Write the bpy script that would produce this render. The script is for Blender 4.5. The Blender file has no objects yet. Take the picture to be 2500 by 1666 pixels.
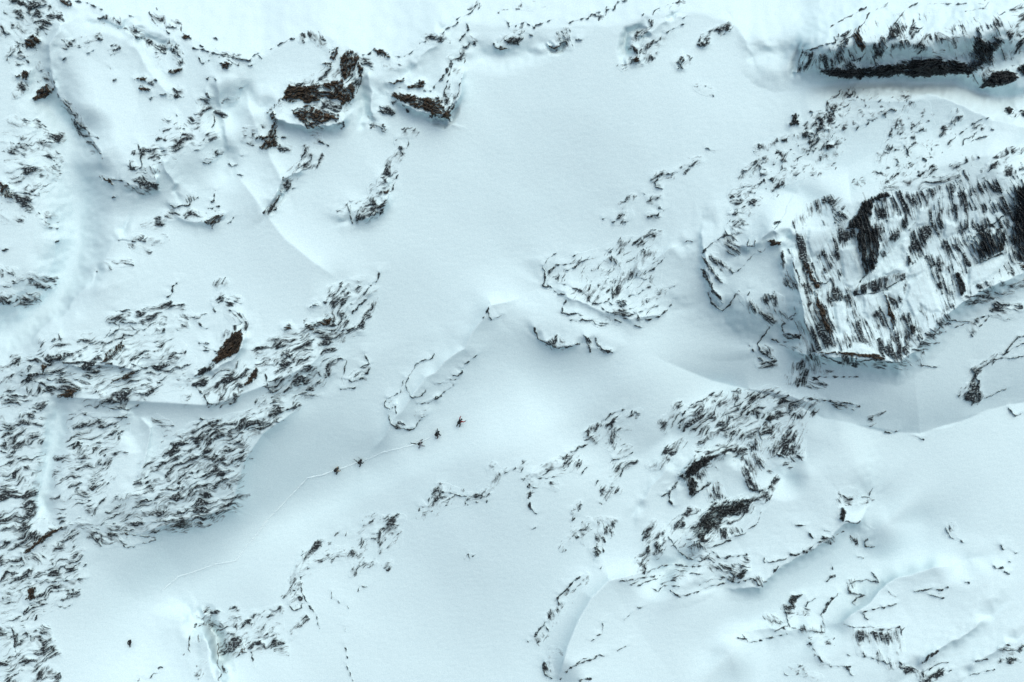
import bpy, bmesh, math
import numpy as np
from mathutils import Vector, Matrix

# ------------------------------------------------------------------ camera, sky, sun, exposure
SC = bpy.context.scene
COL = SC.collection
SLOPE = math.radians(31)          # mean steepness of the face
DIST = 150.0                      # drone to the face, metres
KPX = 0.06                        # metres on the face per photograph pixel
EX = np.array([1.0, 0, 0])
EY = np.array([0, math.cos(SLOPE), math.sin(SLOPE)])      # straight up the face
EN = np.array([0, -math.sin(SLOPE), math.cos(SLOPE)])     # out of the face
UP_F = np.array([0, math.sin(SLOPE), math.cos(SLOPE)])    # plumb line, in face coordinates (x, up-slope, out)

cam_d = bpy.data.cameras.new('drone_camera')
cam = bpy.data.objects.new('drone_camera', cam_d)
COL.objects.link(cam)
cam_d.sensor_width = 36.0
cam_d.lens = 36.0 * DIST / (2500 * KPX)
cam_d.clip_start = 1.0
cam_d.clip_end = 4000.0
cam.matrix_world = Matrix(((EX[0], EY[0], EN[0], EN[0] * DIST),
                           (EX[1], EY[1], EN[1], EN[1] * DIST),
                           (EX[2], EY[2], EN[2], EN[2] * DIST),
                           (0, 0, 0, 1)))
SC.camera = cam

SUN_EL, SUN_AZ = math.radians(75), math.radians(75)       # azimuth clockwise from +Y (up the face)
world = bpy.data.worlds.new('World')
SC.world = world
world.use_nodes = True
wn = world.node_tree
wn.nodes.clear()
sky = wn.nodes.new('ShaderNodeTexSky')
sky.sky_type = 'NISHITA'
sky.sun_disc = False
sky.sun_elevation = SUN_EL
sky.sun_rotation = SUN_AZ
sky.air_density = 1.0
sky.dust_density = 6.0
sky.ozone_density = 1.0
bg = wn.nodes.new('ShaderNodeBackground')
bg.inputs['Strength'].default_value = 0.10
wo = wn.nodes.new('ShaderNodeOutputWorld')
wn.links.new(sky.outputs[0], bg.inputs['Color'])
wn.links.new(bg.outputs[0], wo.inputs['Surface'])

sun_d = bpy.data.lights.new('sun', 'SUN')
sun = bpy.data.objects.new('sun', sun_d)
COL.objects.link(sun)
sun_d.energy = 1.35
sun_d.angle = math.radians(85)
sun_d.color = (0.96, 1.0, 0.98)
sdir = Vector((math.sin(SUN_AZ) * math.cos(SUN_EL), math.cos(SUN_AZ) * math.cos(SUN_EL), math.sin(SUN_EL)))
sun.rotation_euler = sdir.to_track_quat('Z', 'Y').to_euler()
sun.location = sdir * 400

SC.view_settings.view_transform = 'Standard'
SC.view_settings.look = 'None'
SC.view_settings.exposure = 0.05
SC.view_settings.gamma = 1.0
SC.render.engine = 'CYCLES'
SC.cycles.max_bounces = 5
SC.cycles.diffuse_bounces = 1

# ------------------------------------------------------------------ noise
_rng = np.random.RandomState(11)
_perm = np.concatenate([_rng.permutation(256)] * 3).astype(np.int32)
_ang = _rng.rand(256) * 2 * np.pi
_gx, _gy = np.cos(_ang).astype(np.float32), np.sin(_ang).astype(np.float32)

def noise(x, y, seed=0):
    x = np.asarray(x, np.float32) + seed * 17.31
    y = np.asarray(y, np.float32) + seed * 9.77
    xf, yf = np.floor(x), np.floor(y)
    xi, yi = xf.astype(np.int32) & 255, yf.astype(np.int32) & 255
    fx, fy = x - xf, y - yf
    u = fx * fx * fx * (fx * (fx * 6 - 15) + 10)
    v = fy * fy * fy * (fy * (fy * 6 - 15) + 10)
    def g(ix, iy, dx, dy):
        h = _perm[_perm[ix] + iy]
        return _gx[h] * dx + _gy[h] * dy
    x1, y1 = (xi + 1) & 255, (yi + 1) & 255
    a = g(xi, yi, fx, fy); b = g(x1, yi, fx - 1, fy)
    c = g(xi, y1, fx, fy - 1); d = g(x1, y1, fx - 1, fy - 1)
    a = a + u * (b - a); c = c + u * (d - c)
    return (a + v * (c - a)) * 1.5

def fbm(x, y, seed=0, octv=3, gain=0.5):
    s, amp = 0, 1.0
    for k in range(octv):
        s = s + amp * noise(x * 2 ** k, y * 2 ** k, seed + 3 * k)
        amp *= gain
    return s

_t = np.random.RandomState(5).rand(2, 40000) * 200
SD_F = float(np.std(fbm(_t[0], _t[1], 1)))
_rr = 1 - 2 * np.abs(noise(_t[0], _t[1], 2))
MU_R, SD_R = float(np.mean(_rr)), float(np.std(_rr))

def smooth(a, b, x):
    t = np.clip((x - a) / (b - a), 0, 1)
    return t * t * (3 - 2 * t)

_qx = np.linspace(-3.5, 3.5, 1401)
_qc = np.cumsum(np.exp(-_qx ** 2 / 2)); _qc /= _qc[-1]
def quant(p):                      # inverse of the normal distribution
    return np.interp(p, _qc, _qx)

# ------------------------------------------------------------------ distances to traced lines
def dist_line(px, py, pts):
    """distance to a polyline, side (+ to the right of its direction), offset of the nearest point, arc length"""
    best = np.full(px.shape, 1e9, np.float32)
    side = np.zeros(px.shape, np.float32); oy = np.zeros(px.shape, np.float32); arc = np.zeros(px.shape, np.float32)
    run = 0.0
    for (x0, y0), (x1, y1) in zip(pts[:-1], pts[1:]):
        dx, dy = x1 - x0, y1 - y0
        L2 = dx * dx + dy * dy + 1e-9
        t = np.clip(((px - x0) * dx + (py - y0) * dy) / L2, 0, 1)
        vx, vy = px - (x0 + t * dx), py - (y0 + t * dy)
        d = np.sqrt(vx * vx + vy * vy)
        m = d < best
        best = np.where(m, d, best)
        side = np.where(m, (dx * (py - y0) - dy * (px - x0)) / math.sqrt(L2), side)
        oy = np.where(m, vy, oy)
        arc = np.where(m, run + t * math.sqrt(L2), arc)
        run += math.sqrt(L2)
    return best, side, oy, arc

def sd_poly(px, py, pts):
    """signed distance to a polygon, positive inside"""
    best = np.full(px.shape, 1e9, np.float32)
    ins = np.zeros(px.shape, bool)
    n = len(pts)
    for i in range(n):
        x0, y0 = pts[i]; x1, y1 = pts[(i + 1) % n]
        dx, dy = x1 - x0, y1 - y0
        L2 = dx * dx + dy * dy + 1e-9
        t = np.clip(((px - x0) * dx + (py - y0) * dy) / L2, 0, 1)
        vx, vy = px - (x0 + t * dx), py - (y0 + t * dy)
        best = np.minimum(best, vx * vx + vy * vy)
        if y0 != y1:
            cr = ((y0 > py) != (y1 > py)) & (px < (x1 - x0) * (py - y0) / (y1 - y0) + x0)
            ins ^= cr
    d = np.sqrt(best)
    return np.where(ins, d, -d)

# ------------------------------------------------------------------ the working grid, in photograph pixels on the face
STEP = 1.0
GX0, GY0, GX1, GY1 = -180.0, -140.0, 2680.0, 1806.0
NX, NY = int((GX1 - GX0) / STEP) // 2 * 2 + 1, int((GY1 - GY0) / STEP) // 2 * 2 + 1
gx = (GX0 + np.arange(NX) * STEP).astype(np.float32)
gy = (GY0 + np.arange(NY) * STEP).astype(np.float32)
PX, PY = np.meshgrid(gx, gy)

def crop(x0, y0, x1, y1):
    i0 = max(0, int((x0 - GX0) / STEP)); i1 = min(NX, int((x1 - GX0) / STEP) + 2)
    j0 = max(0, int((y0 - GY0) / STEP)); j1 = min(NY, int((y1 - GY0) / STEP) + 2)
    return slice(j0, max(j0, j1)), slice(i0, max(i0, i1))

# ------------------------------------------------------------------ the snow face: broad shape, gullies, crests and wind scoops
BASE = np.zeros(PX.shape, np.float32)

def relief(pts, H, wr, wl, kind='g', end=0.2):
    """raise (or sink) the face along a traced line; wr / wl reach to the right / left of its direction
    kind g = rounded, c = sharp crest"""
    global BASE
    m = 3.2 * max(wr, wl)
    xs = [p[0] for p in pts]; ys = [p[1] for p in pts]
    sl = crop(min(xs) - m, min(ys) - m, max(xs) + m, max(ys) + m)
    px, py = PX[sl], PY[sl]
    wob = 6 if min(wr, wl) > 10 else 3
    w2 = 2.5 if max(wr, wl) < 70 or kind == 'c' and min(wr, wl) < 26 else 0
    ws = 45 if max(wr, wl) < 130 else 150
    qx = px + wob * noise(px / ws, py / ws, 41) + w2 * noise(px / 17, py / 17, 43); qy = py + wob * noise(px / ws, py / ws, 42) + w2 * noise(px / 17, py / 17, 44)
    d, side, _, arc = dist_line(qx, qy, pts)
    L = sum(math.dist(a, b) for a, b in zip(pts[:-1], pts[1:]))
    R = end * L
    sn = np.where(d < 2, 1, np.abs(side) / np.maximum(d, 0.5))
    taper = smooth(0, 0.85, sn) * smooth(0, R, np.hypot(qx - pts[0][0], qy - pts[0][1])) * smooth(0, R, np.hypot(qx - pts[-1][0], qy - pts[-1][1]))
    k = smooth(-0.7, 0.7, side / np.maximum(d, 0.5))        # sine of the bearing: blends the two sides round the ends
    w = wl + (wr - wl) * k
    e = np.exp(-(d / w) ** 2) if kind == 'g' else np.exp(-(np.sqrt(d * d + 2.0) - 1.41) / w * 1.3)
    e = np.maximum(e - 0.035, 0) / 0.965
    BASE[sl] += H * e * taper

# ridge line: beyond it the mountain falls back to a flatter snowfield
RIDGE = [(-300, -80), (60, -40), (200, 34), (330, 58), (450, 112), (560, 148), (640, 146), (700, 110), (790, 92), (850, 118), (900, 140),
         (960, 132), (1040, 92), (1100, 58), (1160, 62), (1290, 72), (1400, 68), (1500, 66), (1560, 48), (1690, 30), (1790, 62), (1830, 108),
         (1900, 118), (1955, 116), (2000, 75), (2100, 40), (2200, 14), (2320, 0), (2500, -30), (2900, -60)]
yr = np.interp(gx, [p[0] for p in RIDGE], [p[1] for p in RIDGE]).astype(np.float32)
yr = np.convolve(np.pad(yr, 16, 'edge'), np.hanning(33) / np.hanning(33).sum(), 'valid').astype(np.float32)
beyond = np.maximum(yr[None, :] - PY + 4 * noise(PX / 30, PY / 30, 7), 0)
BASE -= (np.sqrt(beyond ** 2 + 64) - 8) * KPX * 0.52

BASE += 1.6 * fbm(PX / 640, PY / 640, 21, 1) + 0.09 * noise(PX / 210, PY / 210, 25) + 0.05 * noise(PX / 70, PY / 90, 28)
SAST = 0.012 * fbm(PX / 16 + PY / 40, PY / 9, 33, 3)

relief([(1560, 150), (1400, 450), (1200, 750), (950, 1050), (700, 1280), (480, 1430), (330, 1620), (250, 1900)], -1.5, 300, 330)
relief([(250, 1950), (330, 1720), (420, 1510), (480, 1440), (560, 1385), (680, 1300), (860, 1215), (1050, 1130), (1300, 1050)], -7.5, 900, 165, 'g', 0.42)
# gullies on the left
relief([(110, 60), (150, 280), (190, 450), (195, 600), (150, 720), (60, 790), (-150, 900)], -2.6, 60, 48)
relief([(190, 400), (197, 560), (160, 700), (60, 790), (-250, 930)], -1.0, 75, 60)
relief([(150, 940), (140, 1060), (122, 1130), (105, 1200), (112, 1300)], -1.6, 26, 24)
relief([(505, 230), (540, 330), (560, 410)], -0.7, 20, 16)
relief([(295, 1010), (350, 1100), (330, 1210)], -0.8, 25, 60)
relief([(870, 190), (885, 250), (890, 300)], -1.2, 14, 16)
# the smooth dome
relief([(200, 330), (290, 400), (380, 395), (480, 330), (560, 270)], 3.0, 70, 260)
relief([(215, 34), (150, 60), (122, 110), (128, 200), (162, 265), (245, 370), (252, 430)], 1.8, 14, 90, 'c')
relief([(220, 36), (300, 62), (330, 110), (370, 180), (430, 260)], 0.9, 60, 22, 'c')
relief([(240, 660), (170, 755), (105, 800), (60, 860)], 1.6, 15, 110, 'c')
relief([(300, 560), (240, 660)], 1.0, 20, 100, 'c')
relief([(560, 400), (640, 510), (700, 585), (765, 642), (835, 692)], 1.1, 170, 40, 'c')
relief([(330, 1010), (365, 1050), (352, 1120), (330, 1200)], 0.8, 40, 12, 'c')
# fluted snow under the top crags
relief([(520, 170), (545, 280), (562, 400)], 0.7, 14, 26, 'c')
relief([(585, 200), (640, 330), (700, 470)], 0.8, 60, 26, 'c')
relief([(900, 160), (905, 220), (912, 300)], 0.9, 16, 16, 'c')
relief([(1000, 170), (1060, 110), (1085, 70)], 1.2, 30, 60, 'c')
relief([(395, 380), (430, 470)], 0.8, 14, 40, 'c')
# snow covered rib in the couloir
relief([(1300, 712), (1200, 748), (1130, 850), (1040, 925), (985, 995), (930, 1075), (880, 1140)], 1.8, 40, 75, 'c')
# band right of the couloir
relief([(470, 1560), (560, 1480), (700, 1350), (830, 1270), (980, 1180), (1250, 1110), (1450, 1010)], 1.0, 320, 70)
# notch at the bottom
relief([(478, 1520), (509, 1575), (534, 1628), (545, 1680), (560, 1750)], 2.6, 110, 15, 'c')
relief([(500, 1500), (530, 1560), (545, 1640)], -2.2, 16, 16)
# top right crag, its moat and the crest below
relief([(1900, 130), (1990, 120), (2100, 95), (2250, 100), (2400, 75), (2560, 50)], 7.0, 52, 60)
relief([(1945, 180), (2010, 204), (2100, 207), (2220, 207), (2330, 202), (2380, 222), (2440, 240), (2560, 232)], -2.8, 22, 26)
relief([(2040, 212), (2080, 216), (2200, 222), (2280, 234), (2350, 260), (2430, 292), (2560, 330)], 2.6, 190, 17, 'c')
relief([(1958, 120), (1945, 150), (1944, 178)], -1.3, 12, 10)
# hollow right of the middle and its lower crest
relief([(1540, 850), (1740, 930), (1930, 985), (2010, 1020), (2090, 1036), (2190, 1056), (2250, 1063), (2420, 1000), (2560, 965), (2700, 930), (2900, 900)], -6.2, 800, 150, 'c')
relief([(1780, 935), (1930, 985), (2010, 1020), (2090, 1036), (2190, 1056), (2250, 1063), (2420, 1000), (2560, 965), (2700, 930)], 0.5, 90, 30, 'c')
# the big cliff
relief([(1900, 850), (1960, 862), (2080, 872), (2190, 888), (2228, 860), (2300, 775), (2400, 705), (2560, 640)], 6.0, 20, 320, 'c')
relief([(1960, 480), (2080, 500), (2250, 420), (2520, 360)], 3.5, 160, 50)
relief([(1930, 600), (1950, 700), (1975, 830)], 2.5, 40, 14, 'c')
relief([(1806, 620), (1836, 601), (1866, 579), (1891, 562), (1915, 575)], 1.5, 18, 60, 'c')
relief([(1715, 540), (1722, 650), (1765, 768)], 0.9, 12, 60, 'c')
relief([(2085, 720), (2130, 690), (2210, 640)], 1.0, 40, 12, 'c')
relief([(2120, 650), (2165, 590), (2205, 560)], 1.2, 14, 50, 'c')
# lower right spur and the valley beneath it
relief([(1760, 1440), (1854, 1432), (1900, 1385), (1960, 1352), (2031, 1313), (2060, 1280), (2099, 1273), (2127, 1213)], 2.8, 12, 220, 'c')
relief([(1780, 1600), (1870, 1520), (1960, 1450), (2060, 1390), (2130, 1330), (2170, 1280)], -2.2, 160, 75)
relief([(2010, 1538), (2053, 1518), (2109, 1486), (2138, 1457), (2162, 1428), (2216, 1404), (2360, 1368)], 2.6, 110, 26, 'c')
relief([(1800, 1545), (1920, 1535), (2010, 1536)], 1.0, 40, 16, 'c')
relief([(1355, 1690), (1367, 1652), (1386, 1582), (1414, 1518), (1443, 1465), (1489, 1418), (1610, 1385)], 3.0, 300, 42, 'c')
relief([(2230, 1640), (2248, 1621), (2286, 1587), (2340, 1560), (2420, 1500)], 1.6, 14, 80, 'c')
relief([(2365, 1650), (2385, 1615), (2480, 1560)], 1.0, 12, 60, 'c')
# curved wind scoops round single rocks
relief([(1580, 62), (1535, 82), (1524, 112), (1530, 150)], -1.5, 12, 10)
relief([(1340, 112), (1350, 125), (1370, 122), (1378, 100)], -1.2, 8, 8)
relief([(1050, 292), (1085, 303), (1105, 285), (1116, 245)], -1.6, 9, 9)
relief([(660, 515), (690, 470)], -0.8, 8, 8)
relief([(1575, 90), (1640, 40)], 1.0, 30, 60, 'c')
relief([(1790, 50), (1820, 100), (1835, 140)], 0.35, 40, 14, 'c')
relief([(1150, 130), (1230, 145), (1320, 120)], -0.9, 24, 24)
relief([(1540, 680), (1630, 612), (1670, 600)], 0.7, 50, 26, 'c')
relief([(230, 45), (300, 70), (330, 62)], -0.9, 18, 14)
relief([(330, 90), (390, 105), (415, 115)], -0.9, 14, 12)
# volume of the rock masses
relief([(1660, 1370), (1720, 1330), (1810, 1300), (1870, 1245), (1915, 1165)], 2.6, 210, 90, 'c')
relief([(1640, 1060), (1720, 1000), (1830, 955), (1930, 968), (2030, 1000)], 1.8, 170, 45, 'c')
relief([(1655, 1170), (1700, 1125), (1760, 1105), (1800, 1120)], 1.3, 90, 14, 'c')
relief([(1560, 1240), (1600, 1180), (1640, 1130)], 0.7, 60, 20, 'c')
relief([(300, 1310), (400, 1285), (560, 1238), (598, 1120), (640, 1060), (760, 975)], 2.0, 26, 230, 'c')
relief([(60, 975), (150, 968), (300, 975), (520, 992), (620, 950), (760, 890), (840, 820)], 1.8, 34, 170, 'c')
relief([(130, 895), (250, 890), (360, 905)], 1.2, 14, 60, 'c')
relief([(500, 915), (560, 880), (592, 850), (598, 800)], 1.3, 16, 60, 'c')
relief([(640, 265), (700, 300), (760, 312), (835, 300), (870, 260)], 2.2, 14, 80, 'c')
relief([(940, 235), (1020, 268), (1092, 290), (1118, 240), (1130, 150)], 2.0, 12, 80, 'c')
relief([(655, 515), (690, 440), (760, 400)], 1.0, 14, 40, 'c')
relief([(850, 540), (900, 530), (940, 500), (950, 460)], 1.2, 14, 50, 'c')
relief([(1330, 690), (1420, 740), (1540, 780), (1640, 760)], 1.1, 20, 110, 'c')
relief([(1310, 820), (1360, 848), (1420, 840)], 0.8, 9, 40, 'c')
relief([(420, 520), (480, 545), (530, 540)], 0.8, 12, 50, 'c')
relief([(330, 470), (380, 460), (385, 420)], 0.8, 10, 50, 'c')

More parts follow.
